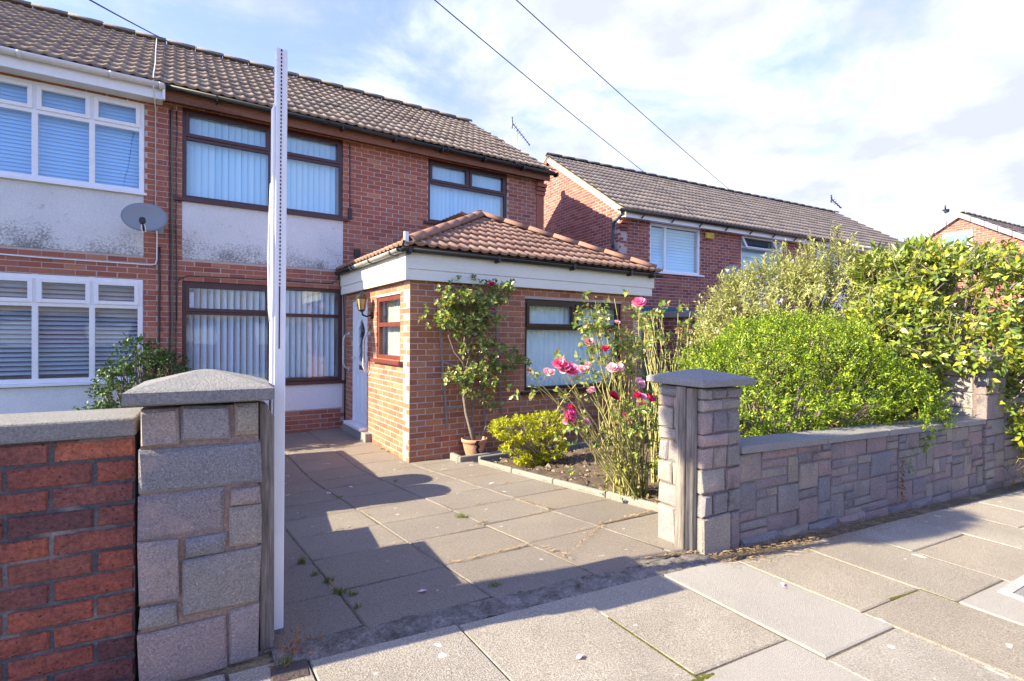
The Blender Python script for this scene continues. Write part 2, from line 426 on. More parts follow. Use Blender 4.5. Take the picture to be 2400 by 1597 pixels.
# ------------------------------------------------------------------ helpers: windows
def window(parent, fr, u0, u1, z0, z1, mf, mg, bars_u=(), bars_z=(), sashes=(), fw=.055, d=-.03, blind=None, mb_=None, sill=None, ms=None, room=.5, tilt=0, bw=.09, label=None, m_room=None):
    """frame (part) with sashes, panes, blind slats and sill as its children. d: how far the frame face stands back"""
    b = MB(); D = .06
    def fb(a0, a1, y0, y1, off=0): b.fbox(fr, a0, a1, y0, y1, d-D, d+off)
    fb(u0, u0+fw, z0, z1); fb(u1-fw, u1, z0, z1); fb(u0+fw, u1-fw, z1-fw, z1); fb(u0+fw, u1-fw, z0, z0+fw)
    zb = sorted(bars_z)
    for z in zb: fb(u0+fw, u1-fw, z-fw/2, z+fw/2, -.001)
    cols = [(u0+fw, None)]
    for (u, ya, yb) in bars_u: fb(u-fw/2, u+fw/2, ya, yb, -.002)
    w = b.build('window', mf, parent, label=label, bevel=.004)
    # rectangles of glass
    rects = []
    zs = [z0+fw] + [z for z in zb] + [z1-fw]
    for j in range(len(zs)-1):
        ya = zs[j]+(fw/2 if j else 0); yb = zs[j+1]-(fw/2 if j < len(zs)-2 else 0); ym = (ya+yb)/2
        us = sorted([u for (u, p, q) in bars_u if p-.01 <= ym <= q+.01]); e = [u0+fw]+us+[u1-fw]
        for i in range(len(e)-1):
            rects.append((e[i]+(fw/2 if i else 0), e[i+1]-(fw/2 if i < len(e)-2 else 0), ya, yb))
    for (a, c, ya, yb) in rects:
        is_s = any(sa <= (a+c)/2 <= sb and sy <= (ya+yb)/2 <= sz for sa, sb, sy, sz in sashes)
        if is_s:
            q = MB(); sf = .05; o_ = .016; g = .012; a2, c2, y2, y3 = a-g, c+g, ya-g, yb+g
            q.fbox(fr, a2, a2+sf, y2, y3, d-.05, d+o_); q.fbox(fr, c2-sf, c2, y2, y3, d-.05, d+o_); q.fbox(fr, a2+sf, c2-sf, y3-sf, y3, d-.05, d+o_); q.fbox(fr, a2+sf, c2-sf, y2, y2+sf, d-.05, d+o_)
            q.build('sash', mf, w, bevel=.004); a, c, ya, yb = a2+sf, c2-sf, y2+sf, y3-sf
        MB().fbox(fr, a-.004, c+.004, ya-.004, yb+.004, d-.034, d-.028).build('pane', mg, w)
    if sill:
        MB().fbox(fr, u0-sill[0], u1+sill[0], z0-sill[2], z0-.001, -.06, sill[1]).build('sill', ms or mf, w, bevel=.004)
    if blind:
        bd = d-.13
        if blind == 'v':
            n = int((u1-u0-2*fw)/bw)
            me = None
            for i in range(n):
                uc = u0+fw+bw*(i+.5); h = bw*.56
                t = tilt+random.uniform(-.05, .05)
                q = MB(); dx, dd = h*math.cos(t), h*math.sin(t)
                pts = []
                for kx in (-1, 0, 1): pts.append((uc+kx*dx, bd+kx*dd+(.008 if kx == 0 else 0)))
                bs = len(q.v)
                for (x, yy) in pts: q.v += [tuple(fr(x, z0+fw+.01, yy)), tuple(fr(x, z1-fw, yy))]
                for k in range(2): q.f.append((bs+2*k, bs+2*k+2, bs+2*k+3, bs+2*k+1)); q.sm.append(True)
                q.build('blind_slat', mb_, w)
        elif blind == 'h':
            n = int((z1-z0-2*fw)/bw)
            me = None
            for i in range(n):
                zc = z1-fw-bw*(i+.5); h = bw*.56; t = tilt; dz, dd = h*math.cos(t), h*math.sin(t)
                q = MB(); q.v += [tuple(fr(u0+fw, zc-dz, bd+dd)), tuple(fr(u1-fw, zc-dz, bd+dd)), tuple(fr(u1-fw, zc, bd+.004)), tuple(fr(u0+fw, zc, bd+.004)), tuple(fr(u1-fw, zc+dz, bd-dd)), tuple(fr(u0+fw, zc+dz, bd-dd))]
                q.f += [(0, 1, 2, 3), (3, 2, 4, 5)]; q.sm += [True, True]; q.build('blind_slat', mb_, w)
        elif blind == 'net':
            q = MB(); n = int((u1-u0)/.018); xs = np.linspace(u0+fw*.5, u1-fw*.5, n); bs = 0
            for i, x in enumerate(xs):
                dd = .014*math.sin(i*1.15)+.008*math.sin(i*.37)
                q.v += [tuple(fr(x, z0+.03, bd+dd)), tuple(fr(x, z1-.03, bd+dd*.5))]
            for i in range(n-1): q.f.append((2*i, 2*i+2, 2*i+3, 2*i+1)); q.sm.append(True)
            q.build('curtain', mb_, w)
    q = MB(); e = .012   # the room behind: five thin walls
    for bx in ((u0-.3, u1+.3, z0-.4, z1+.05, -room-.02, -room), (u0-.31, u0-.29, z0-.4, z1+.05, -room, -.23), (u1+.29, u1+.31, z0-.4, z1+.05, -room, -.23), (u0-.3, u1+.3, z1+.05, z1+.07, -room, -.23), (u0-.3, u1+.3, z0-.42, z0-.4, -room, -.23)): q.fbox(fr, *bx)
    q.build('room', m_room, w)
    return w
# ------------------------------------------------------------------ materials
M_mortar = mat('mortar', [(.50, .42, .39)], rough=.95, grain=90, grain_amt=.2)
M_mortar_dark = mat('mortar_dark', [(.17, .165, .17), (.09, .09, .10), (.36, .33, .30)], rand=False, patch=5, rough=.95, grain=120, grain_amt=.25, bump=.8, bump_scale=90)
RED = [(0.341, 0.116, 0.075), (0.440, 0.165, 0.105), (0.374, 0.132, 0.086), (0.473, 0.193, 0.121), (0.341, 0.119, 0.086), (0.407, 0.149, 0.099), (0.506, 0.242, 0.143), (0.363, 0.132, 0.099), (0.440, 0.176, 0.116), (0.264, 0.094, 0.072)]
M_brick = mat('house_brick', RED, rough=.9, grain=45, grain_amt=.22, stretch=(1, 1, 5), bump=.5, bump_scale=70, patch=.9, patch_amt=.25, patch_col=(.24, .085, .07))
ORG = [(.42, .165, .085), (.50, .21, .105), (.36, .135, .08), (.52, .25, .135), (.44, .175, .09), (.32, .115, .075), (.48, .23, .14), (.39, .15, .085)]
M_brick_porch = mat('porch_brick', ORG, rough=.9, grain=30, grain_amt=.25, stretch=(1, 1, 6), bump=.6, bump_scale=60, patch=1.5, patch_amt=.2, patch_col=(.45, .25, .17))
M_brick_far = mat('neighbour_brick', [(0.250, 0.081, 0.069), (0.350, 0.125, 0.094), (0.300, 0.100, 0.075), (0.413, 0.163, 0.106), (0.275, 0.094, 0.081), (0.213, 0.069, 0.062), (0.362, 0.138, 0.100)], rough=.9, grain=30, grain_amt=.2, stretch=(1, 1, 4), bump=.4)
M_brick_gar = mat('garden_wall_brick', [(0.403, 0.114, 0.067), (0.511, 0.155, 0.087), (0.202, 0.087, 0.087), (0.457, 0.141, 0.087), (0.430, 0.121, 0.074), (0.538, 0.175, 0.101), (0.255, 0.108, 0.101), (0.470, 0.155, 0.094), (0.148, 0.074, 0.074), (0.376, 0.121, 0.081)], rough=.9, grain=70, grain_amt=.35, speck=(95, .64, (.04, .03, .03), .85), patch=12, patch_amt=.65, patch_col=(.17, .075, .075), bump=1, bump_scale=85, stain=(26, .62, (.33, .24, .20), .35))
STONE = [(0.452, 0.350, 0.305), (0.305, 0.311, 0.328), (0.508, 0.429, 0.328), (0.282, 0.282, 0.305), (0.497, 0.350, 0.316), (0.520, 0.452, 0.373), (0.339, 0.328, 0.282), (0.531, 0.373, 0.328), (0.373, 0.373, 0.373), (0.486, 0.407, 0.294)]
M_stone = mat('walling_stone', STONE, rough=.92, grain=150, grain_amt=.36, patch=5, patch_amt=.6, patch_col=(.25, .255, .285), bump=1, bump_scale=120, speck=(240, .62, (.66, .61, .56), .55), stain=(4.2, .55, (.50, .36, .31), .55))
M_stone_dk = mat('wall_stone_dark', [(0.345, 0.270, 0.265), (0.241, 0.241, 0.265), (0.391, 0.328, 0.276), (0.218, 0.218, 0.241), (0.345, 0.253, 0.247), (0.380, 0.345, 0.287), (0.265, 0.247, 0.270), (0.391, 0.282, 0.259), (0.287, 0.282, 0.282), (0.333, 0.299, 0.230)], rough=.92, grain=120, grain_amt=.34, patch=6, patch_amt=.5, patch_col=(.15, .155, .17), bump=1, bump_scale=110, speck=(200, .64, (.50, .47, .44), .45), stain=(4.0, .585, (.075, .075, .085), .65))
M_stone_joint = mat('stone_joint', [(.33, .24, .195)], rough=.95, grain=80, grain_amt=.3, bump=.8)
M_stone_joint2 = mat('stone_joint_dark', [(.22, .175, .155)], rough=.95, grain=80, grain_amt=.3, bump=.8)
M_cap = mat('concrete_cap', [(0.297, 0.297, 0.297)], rough=.95, grain=130, grain_amt=.3, patch=8, patch_amt=.5, patch_col=(.40, .37, .33), bump=1, bump_scale=130, stain=(14, .62, (.07, .075, .08), .7))
M_coping = mat('concrete_coping', [(.33, .32, .30)], rough=.95, grain=130, grain_amt=.28, patch=5, patch_amt=.4, patch_col=(.22, .22, .22), bump=1, bump_scale=120, stain=(9, .63, (.09, .09, .09), .6))
M_slab = mat('drive_slab', [(0.348, 0.293, 0.238), (0.390, 0.336, 0.275), (0.323, 0.281, 0.238), (0.372, 0.311, 0.250), (0.342, 0.299, 0.250), (0.403, 0.348, 0.287)], rough=.9, grain=150, grain_amt=.42, patch=1.5, patch_amt=.6, patch_col=(.275, .23, .20), bump=1, bump_scale=200, speck=(300, .65, (.54, .48, .41), .55), stain=(5, .615, (.18, .155, .125), .5), spots=(13, .76, (.60, .57, .53), .7))
M_pave = mat('pavement_slab', [(0.468, 0.404, 0.322), (0.515, 0.456, 0.374), (0.526, 0.480, 0.421), (0.433, 0.369, 0.292), (0.497, 0.427, 0.339), (0.515, 0.462, 0.392)], rough=.9, grain=150, grain_amt=.42, patch=2.4, patch_amt=.5, patch_col=(.31, .265, .215), bump=1, bump_scale=150, speck=(210, .62, (.66, .60, .52), .55), stain=(9, .615, (.27, .235, .19), .5), spots=(11, .76, (.68, .65, .60), .75))
M_pave_smooth = mat('pavement_slab_smooth', [(.435, .40, .355)], rough=.85, grain=200, grain_amt=.22, patch=3, patch_amt=.5, patch_col=(.36, .325, .285), bump=.8, bump_scale=220, stain=(22, .62, (.25, .215, .175), .65), speck=(240, .66, (.58, .54, .48), .3))
M_dirt = mat('joint_dirt', [(0.225, 0.173, 0.112), (0.135, 0.112, 0.083), (0.330, 0.247, 0.150)], rand=False, patch=6, rough=1, grain=90, grain_amt=.4, bump=1, bump_scale=80)
M_mortar_band = mat('threshold_mortar', [(.30, .265, .24)], rough=.95, grain=90, grain_amt=.4, patch=13, patch_amt=.95, patch_col=(.085, .07, .055), bump=1, bump_scale=45, stain=(30, .60, (.42, .37, .34), .6))
M_soil = mat('bed_soil', [(.12, .085, .06), (.19, .135, .095), (.075, .052, .04)], rand=False, patch=9, rough=1, grain=70, grain_amt=.45, bump=1, bump_scale=70)
M_tile = mat('roof_tile', [(.42, .325, .24), (.50, .40, .30), (.37, .285, .22), (.54, .435, .33), (.46, .365, .275), (.33, .255, .205), (.48, .37, .29), (.43, .31, .24)], rough=.9, grain=60, grain_amt=.28, patch=1.6, patch_amt=.5, patch_col=(.24, .195, .16), bump=.6, stain=(13, .62, (.10, .085, .075), .6))
M_tile_r = mat('porch_tile', [(.36, .215, .155), (.40, .245, .18), (.33, .19, .135), (.42, .265, .195)], rough=.85, grain=60, grain_amt=.25, patch=3, patch_amt=.35, patch_col=(.26, .16, .12), bump=.5, stain=(14, .66, (.10, .075, .06), .5))
M_tile_g = mat('neighbour_tile', [(.40, .325, .26), (.44, .36, .285), (.38, .30, .235), (0.324, 0.270, 0.236), (0.378, 0.317, 0.270), (0.297, 0.243, 0.216), (0.405, 0.344, 0.297)], rough=.9, grain=40, grain_amt=.2, patch=1.2, patch_amt=.3, patch_col=(.17, .145, .13), bump=.4)
M_ridge = mat('ridge_cement', [(0.265, 0.230, 0.196), (0.322, 0.282, 0.236), (0.218, 0.190, 0.167)], rough=.95, grain=60, grain_amt=.3, stain=(20, .58, (.06, .055, .05), .7), bump=.8)
M_ridge_r = mat('porch_hip_tile', [(.34, .175, .12), (.38, .20, .14), (.30, .155, .11), (.27, .15, .11)], rough=.8, grain=50, grain_amt=.25, patch=6, patch_amt=.5, patch_col=(.20, .12, .095), stain=(12, .62, (.10, .07, .06), .5))
M_render = mat('white_render', [(.76, .78, .79)], rough=.95, grain=70, grain_amt=.12, patch=1.6, patch_amt=.5, patch_col=(.62, .64, .66), bump=1, bump_scale=75, stain=(7, .60, (.25, .25, .26), .8), mould=(1.1, 1.75, (.13, .135, .13)))
M_render_low = mat('white_render_clean', [(0.816, 0.840, 0.876)], rough=.95, grain=60, grain_amt=.1, bump=.8, bump_scale=70, patch=2, patch_amt=.3, patch_col=(.58, .60, .63))
M_upvc = mat('white_upvc', [(.78, .80, .83)], rough=.35, spec=.5, grain=12, grain_amt=.04)
M_upvc_door = mat('door_upvc', [(.74, .80, .85)], rough=.35, spec=.5)
M_brown = mat('brown_upvc', [(.055, .022, .022), (.075, .03, .028)], rand=False, patch=4, rough=.4, spec=.5, grain=25, grain_amt=.15, stretch=(1, 1, 8))
M_brown_d = mat('dark_brown_upvc', [(.045, .022, .018)], rough=.4, spec=.5, grain=25, grain_amt=.15)
M_mahog = mat('mahogany_upvc', [(.13, .030, .022), (.17, .042, .028)], rand=False, patch=4, rough=.4, spec=.5, grain=25, grain_amt=.15)
M_fascia_wood = mat('stained_fascia', [(.20, .09, .06), (.27, .13, .085), (.13, .07, .05)], rand=False, patch=3, rough=.8, grain=40, grain_amt=.3, stretch=(.3, 1, 3), bump=.4)
M_black = mat('black_plastic', [(.018, .019, .022)], rough=.4, spec=.5, grain=20, grain_amt=.2)
M_gutw = mat('white_gutter', [(.70, .72, .74)], rough=.4, spec=.5, patch=4, patch_amt=.4, patch_col=(.50, .51, .52))
M_gut_grey = mat('worn_grey_gutter', [(.42, .40, .38)], rough=.45, spec=.6, patch=9, patch_amt=.6, patch_col=(.14, .13, .12))
M_clad = mat('cream_cladding', [(0.784, 0.784, 0.717)], rough=.6, grain=18, grain_amt=.08, stretch=(.5, .5, 8), patch=2.5, patch_amt=.3, patch_col=(.60, .61, .54), stain=(11, .66, (.38, .37, .31), .6))
M_blind_v = mat('sky_tinted_blind_fabric', [(.50, .80, .92), (.58, .85, .95), (.46, .76, .90)], rough=.9)  # white blinds; the blue of the reflected sky is put into the fabric colour
M_blind_vw = mat('pale_blind_fabric', [(.78, .86, .88), (.84, .90, .91)], rough=.9)
M_blind_h = mat('sky_tinted_blind_slat', [(.32, .60, .86), (.37, .65, .90)], rough=.7)  # blue stands in for sky reflected in the upper glass
M_blind_hw = mat('grey_blind_slat', [(.50, .54, .58), (.56, .60, .63)], rough=.6)
M_net = mat('net_curtain', [(.74, .73, .62)], rough=.95, trans=.4)
M_net_w = mat('porch_net_curtain', [(.76, .88, .90)], rough=.95)
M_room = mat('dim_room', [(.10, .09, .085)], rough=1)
M_glass = glass_mat('window_glass')
M_glass2 = glass_mat('window_glass_up', refl=1.5)
M_metal = mat('galvanised_metal', [(.40, .42, .44)], rough=.5, metallic=.8, grain=40, grain_amt=.15)
M_dish = mat('dish_paint', [(.23, .25, .27)], rough=.6, spec=.4, patch=7, patch_amt=.3, patch_col=(.24, .26, .28))
M_brass = mat('tarnished_brass', [(.30, .20, .08)], rough=.45, metallic=.9)
M_whitep = mat('white_paint', [(.80, .81, .83)], rough=.6, grain=14, grain_amt=.06, stretch=(1, 1, .2), patch=5, patch_amt=.25, patch_col=(.68, .69, .72), stain=(13, .70, (.20, .18, .16), .7))
M_weath = mat('weathered_timber', [(.20, .17, .145), (.28, .25, .22), (.12, .10, .09)], rand=False, patch=16, rough=.95, grain=60, grain_amt=.4, stretch=(1, 1, .07), bump=1, bump_scale=50)
M_grey_wood = mat('grey_fence_board', [(.26, .275, .29), (.32, .33, .34), (.22, .235, .25)], rough=.95, grain=50, grain_amt=.3, stretch=(1, 1, .08), bump=.7)
M_terra = mat('terracotta', [(.50, .245, .155)], rough=.85, grain=40, grain_amt=.12, patch=12, patch_amt=.35, patch_col=(.60, .40, .30), bump=.3)
M_lawn = mat('lawn', [(.05, .075, .02), (.08, .10, .03), (.11, .11, .045)], rand=False, patch=2, rough=1, grain=60, grain_amt=.4, bump=1, bump_scale=50)
M_tar = mat('road_tarmac', [(.06, .06, .063)], rough=.9, grain=120, grain_amt=.4, bump=.8, bump_scale=150)
M_earth = mat('bare_ground', [(.13, .11, .085), (.09, .10, .05)], rand=False, patch=.4, rough=1, grain=20, grain_amt=.3)
M_yellow = mat('yellow_plastic', [(.62, .42, .06)], rough=.5)
M_teal = mat('teal_paint', [(.035, .13, .19)], rough=.6, grain=20, grain_amt=.2)

# ------------------------------------------------------------------ setting
def zp(x, y): return -1.182-.033*(x-.26)+.02*(y-2.1)
def zd(x, y):
    t = min(1, max(0, (y-2.1)/3.9)); return (1-t)*(-1.18-.033*(x-.26))+t*-1.58
def sheet(name, m, x0, x1, y0, y1, zf, nx=8, ny=8, parent=None, kind='structure', jit=0, shear=0):
    mb = MB()
    for j in range(ny+1):
        for i in range(nx+1):
            x = x0+(x1-x0)*i/nx; y = y0+(y1-y0)*j/ny + shear*x
            mb.v.append((x, y, zf(x, y)+(jit*mnoise.noise(Vector((x*7, y*7, 1))) + jit*.6*mnoise.noise(Vector((x*19, y*19, 5))) if jit else 0)))
    for j in range(ny):
        for i in range(nx):
            a = j*(nx+1)+i; mb.f.append((a, a+1, a+nx+2, a+nx+1)); mb.sm.append(True)
    return mb.build(name, m, parent, kind=kind)
g = sheet('ground', M_earth, -600, 600, -600, 900, lambda x, y: -2.6)
BD = lambda x: 2.1-.078*(x-.26)             # the plot boundary on the ground
pav = sheet('pavement', M_dirt, -6, 16, -1.75, 2.12, lambda x, y: zp(x, y)-.008, 22, 6, shear=-.078)
sheet('road', M_tar, -40, 60, -8.5, -1.75, lambda x, y: -1.42-.02*max(min(x, 14), -6)+.0*y, 20, 4, shear=-.0)
drv = sheet('driveway', M_dirt, .10, 3.12, 2.08, 9.02, lambda x, y: zd(x, y)-.008, 6, 14)
sheet('lawn', M_lawn, -9, .10, 2.3, 9.02, lambda x, y: zd(x, y)-.03, 6, 10, jit=.02)
sheet('garden_bed', M_soil, 3.10, 7.5, 2.20, 5.60, lambda x, y: zd(min(x, 3.6), y)+.02, 90, 90, jit=.045, shear=-.078)
sheet('side_path', M_slab, 3.10, 8.72, 5.52, 9.6, lambda x, y: -1.585, 4, 4)
sheet('side_garden', M_soil, 7.5, 40, 1.0, 9.0, lambda x, y: -1.62-.022*(x-7), 20, 6, jit=.02)

# paving slabs: each its own piece
def slab(parent, m, Q, zf, ch=.007, th=.035, name='slab'):
    dz = [random.uniform(-.002, .002) for _ in range(4)]
    c = Vector((sum(q[0] for q in Q)/4, sum(q[1] for q in Q)/4)); V = []
    for (k, low) in ((0, th), (0, .005), (1, 0)):
        for i, q in enumerate(Q):
            p = Vector(q); 
            if k: d = (c-p); p = p+d.normalized()*ch*1.4
            V.append((p.x, p.y, zf(p.x, p.y)+dz[i]-low))
    F = [(0, 1, 5, 4), (1, 2, 6, 5), (2, 3, 7, 6), (3, 0, 4, 7), (4, 5, 9, 8), (5, 6, 10, 9), (6, 7, 11, 10), (7, 4, 8, 11), (8, 9, 10, 11)]
    me = bpy.data.meshes.new(name); me.from_pydata(V, [], F); me.materials.append(m); link(name, me, parent)
JOINTS = []
xs = [.10, .655, 1.235, 1.825, 2.435, 3.06]
for ci in range(5):
    xa, xb = xs[ci], xs[ci+1]; st = [.0, .02, .03, .08, .12][ci]
    ys = [BD((xa+xb)/2)+.02]+[2.535+st+.53*k+random.uniform(-.012, .012) for k in range(13)]
    for y0, y1 in zip(ys[:-1], ys[1:]):
        if xb > 2.44 and y1 > 6.1: y1 = 6.07
        if y1-y0 < .08 or y0 > 8.98: continue
        y1 = min(y1, 8.98); g_ = .005
        def J(x): return x+random.uniform(-.005, .005)
        slab(drv, M_slab, [(J(xa+g_), J(y0+g_)), (J(xb-g_), J(y0+g_)), (J(xb-g_), J(y1-g_)), (J(xa+g_), J(y1-g_))], zd)
        JOINTS.append(((xa, y0), (xb, y0))); JOINTS.append(((xb, y0), (xb, y1)))
px = [-2.1, -1.55, -.98, -.42, .16, .42, 1.0, 1.60, 2.155, 2.69, 3.25, 3.83, 4.57, 5.12, 5.70, 6.3, 6.85, 7.45, 8.0, 8.6, 9.2, 9.8, 10.4, 11]
pend = {6: .55, 7: 1.20, 8: 1.01, 9: 1.11, 5: .98, 10: .92, 11: 1.30, 12: .75}
for ci in range(len(px)-1):
    xa, xb = px[ci], px[ci+1]; xm = (xa+xb)/2
    top = BD(xm)-(.10 if xm > .45 and xm < 2.5 else .14 if xm > 2.5 else .06); y1 = top; first = pend.get(ci, top-random.choice([.9, .45, .7]))
    ybs = [top, first]
    while ybs[-1] > -1.7: ybs.append(max(-1.75, ybs[-1]-.9))
    for y1, y0 in zip(ybs[:-1], ybs[1:]):
        if y1-y0 < .1: continue
        sk = lambda x: -.065*(x-xm); g_ = .0045
        def J(x): return x+random.uniform(-.006, .006)
        mm = M_pave_smooth if (ci == 8 and y1 > 1.5) or (ci in (10, 7, 13) and y1 < 1.4) else M_pave
        tilt = -.016
        slab(pav, mm, [(J(xa+g_+tilt*(y0-1.5)), y0+g_+sk(xa)), (J(xb-g_+tilt*(y0-1.5)), y0+g_+sk(xb)), (J(xb-g_+tilt*(y1-1.5)), y1-g_+sk(xb)), (J(xa+g_+tilt*(y1-1.5)), y1-g_+sk(xa))], zp)
        JOINTS.append(((xa, y0), (xb, y0)))
slab(pav, mat('dark_slab', [(.10, .075, .075)], rough=.9, grain=120, grain_amt=.3, bump=1), [(.285, 2.0), (.27, 1.90), (.40, 1.885), (.405, 1.99)], lambda x, y: zp(x, y)+.006)
# cracked mortar threshold between drive and pavement
mb = MB(); n = 150
for i in range(n+1):
    x = .30+2.28*i/n; y = BD(x)
    for k, (dy, dz) in enumerate(((.035, -.004), (.012, .006), (-.04, .008), (-.085, .001), (-.12, -.006))):
        r = mnoise.noise(Vector((x*9, k*3.1, 2)))*.026+mnoise.noise(Vector((x*31, k*3.1, 2)))*.012
        mb.v.append((x, y+dy+r, zp(x, y)+dz+mnoise.noise(Vector((x*23, k*2.7, 7)))*.010))
for i in range(n):
    for k in range(4):
        a = i*5+k; mb.f.append((a+1, a, a+5, a+6)); mb.sm.append(True)
mb.build('threshold', M_mortar_band, pav)
# inspection cover at the far right of the pavement
ic = thing('inspection_cover', 'square concrete inspection cover with white painted rim set in the pavement', 'manhole cover', (3.9, .8, zp(3.9, .8)))
b = MB(); zf = lambda x, y: zp(x, y)+.008
def flat(mbx, pts, h=.012):
    mbx.quadbox([(x, y, zf(x, y)-h) for x, y in pts]+[(x, y, zf(x, y)) for x, y in pts])
O = [(3.54, .40), (4.32, .36), (4.35, .85), (3.60, .87)]; I = [(3.58, .44), (4.28, .41), (4.30, .80), (3.64, .82)]
for i in range(4): flat(b, [O[i], O[(i+1) % 4], I[(i+1) % 4], I[i]])
b.build('rim', mat('pale_cement', [(.46, .435, .40)], rough=.9, grain=120, grain_amt=.3, patch=9, patch_amt=.5, patch_col=(.34, .32, .29)), ic)
b = MB(); flat(b, [(3.585, .445), (4.275, .415), (4.295, .795), (3.645, .815)], .02); b.build('cover_plate', M_cap, ic)

# ------------------------------------------------------------------ the main house
FM = Frame((0, 9.0, 0), (1, 0, 0))
T = thing('semi_detached_house', 'red brick house with dark brown window frames behind the driveway', 'house', (3.2, 9.0, -1.6))
holes = [(.076, 2.394, 1.999, 3.34), (.076, 2.394, 1.112, 1.999), (.076, 2.394, -.764, .788), (.076, 2.394, -1.232, -.764), (3.957, 5.713, 2.15, 3.34)]
wm = wall(T, FM, -.15, 6.65, -1.62, 3.42, holes, M_mortar, M_brick, limit=300, skip=lambda a, z: a > 2.42 and z < .93, zstart=-1.62, phase=.05, rough=0)
MB().fbox(FM, .076, 2.394, 1.112, 1.965, -.2, .004).build('render_panel', M_render, T, bevel=.006)
MB().fbox(FM, .076, 2.394, -1.232, -.80, -.2, .004).build('render_panel', M_render_low, T, label='clean white render panel under the ground floor window', bevel=.006)
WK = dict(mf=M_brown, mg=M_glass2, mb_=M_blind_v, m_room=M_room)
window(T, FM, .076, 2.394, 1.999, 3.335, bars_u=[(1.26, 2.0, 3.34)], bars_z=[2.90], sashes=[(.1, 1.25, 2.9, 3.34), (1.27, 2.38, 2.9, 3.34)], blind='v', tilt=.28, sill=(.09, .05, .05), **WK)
WK2 = dict(mf=M_brown, mg=M_glass, mb_=M_blind_vw, m_room=M_room)
window(T, FM, .076, 2.394, -.764, .785, bars_u=[(1.26, -.77, .79)], bars_z=[.325], sashes=[(.1, 1.25, .33, .79)], blind='v', tilt=.80, sill=(.09, .05, .05), **WK2)
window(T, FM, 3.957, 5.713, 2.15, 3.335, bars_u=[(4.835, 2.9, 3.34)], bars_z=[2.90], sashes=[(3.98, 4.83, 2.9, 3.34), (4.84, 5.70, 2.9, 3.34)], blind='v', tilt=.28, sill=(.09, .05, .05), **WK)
# body, gable, roof
EY, EZ, RY, RZ = 8.68, 3.485, 11.7, 5.43
sl = (RZ-EZ)/(RY-EY); sv = Vector((0, 1, sl)).normalized()
b = MB(); b.box(-.15, 6.42, 9.24, 14.2, -1.62, 3.30); b.build('house_body', M_mortar, T)
gf = Frame((6.65, 9.0, 0), (-.117, 1, 0))
b = MB(); b.prism([(0, -1.62), (5.4, -1.62), (5.4, 3.6), (2.72, 5.34), (.0, 3.6)], gf(0, 0, 0), gf(0, 0, -.2), gf.u, (0, 0, 1)); b.build('gable_wall', M_brick, T)
for i, (z, w_) in enumerate(((3.26, .10), (3.18, .07), (3.10, .045))): MB().box(6.42, 6.655, 9.0-w_, 9.0, z-.07, z).build('corbel_brick', M_brick, T)
MB().box(-.14, 6.66, 8.80, 8.825, 3.30, 3.46).build('fascia_board', M_fascia_wood, T)
MB().box(-.14, 6.64, 8.826, 8.99, 3.345, 3.36).build('soffit', M_brown_d, T)
rf = MB().quadbox([(-.15, EY+.06, EZ-.02), (6.62, EY+.06, EZ-.02), (6.26, RY, RZ-.055), (-.15, RY, RZ-.055), (-.15, EY+.06, EZ), (6.62, EY+.06, EZ), (6.26, RY, RZ-.03), (-.15, RY, RZ-.03)]).quadbox([(-.15, RY, RZ-.055), (6.26, RY, RZ-.055), (6.0, 14.6, 3.5), (-.15, 14.6, 3.5), (-.15, RY, RZ-.03), (6.26, RY, RZ-.03), (6.0, 14.6, 3.53), (-.15, 14.6, 3.53)]).build('roof', M_tile, T)
TM = tile_mesh('tile', M_tile, .30, .40, 2, .018, .030, .036)
verge = (Vector((6.70, 8.68, 3.4)), Vector((3.02, .40, 0)).normalized())
tiles(rf, (-.15, EY, EZ), (1, 0, 0), sv, 24, 11, .30, .326, TM, M_tile, planes=[verge], limit=300, jit=.006)
ridge_run(rf, (-.15, RY, RZ+.005), (6.30, RY, RZ+.005), .45, .115, M_ridge)
# cement bedding seen along the verge
MB().tube([(6.66, 8.72, 3.46), (6.29, 11.68, 5.37)], .022, 6).build('verge_cement', M_ridge, rf)
gt = MB().prism(half_pipe(.058), (-.12, 8.715, 3.475), (6.76, 8.715, 3.455), (0, 1, 0), (0, 0, 1), True).build('gutter', M_black, T)
for x in np.arange(.5, 6.7, .9): MB().box(x-.012, x+.012, 8.65, 8.80, 3.385, 3.475).build('gutter_bracket', M_black, gt)
for x in (2.02, 4.25, 5.75, 6.62): MB().prism(half_pipe(.067), (x-.06, 8.715, 3.472), (x+.06, 8.715, 3.47), (0, 1, 0), (0, 0, 1), True).build('gutter_union', M_black, gt)
MB().box(6.74, 6.775, 8.65, 8.78, 3.39, 3.47).build('stop_end', M_black, gt)
MB().box(2.58, 2.68, 8.95, 9.0, 1.36, 1.49).build('vent_box', M_black, T)

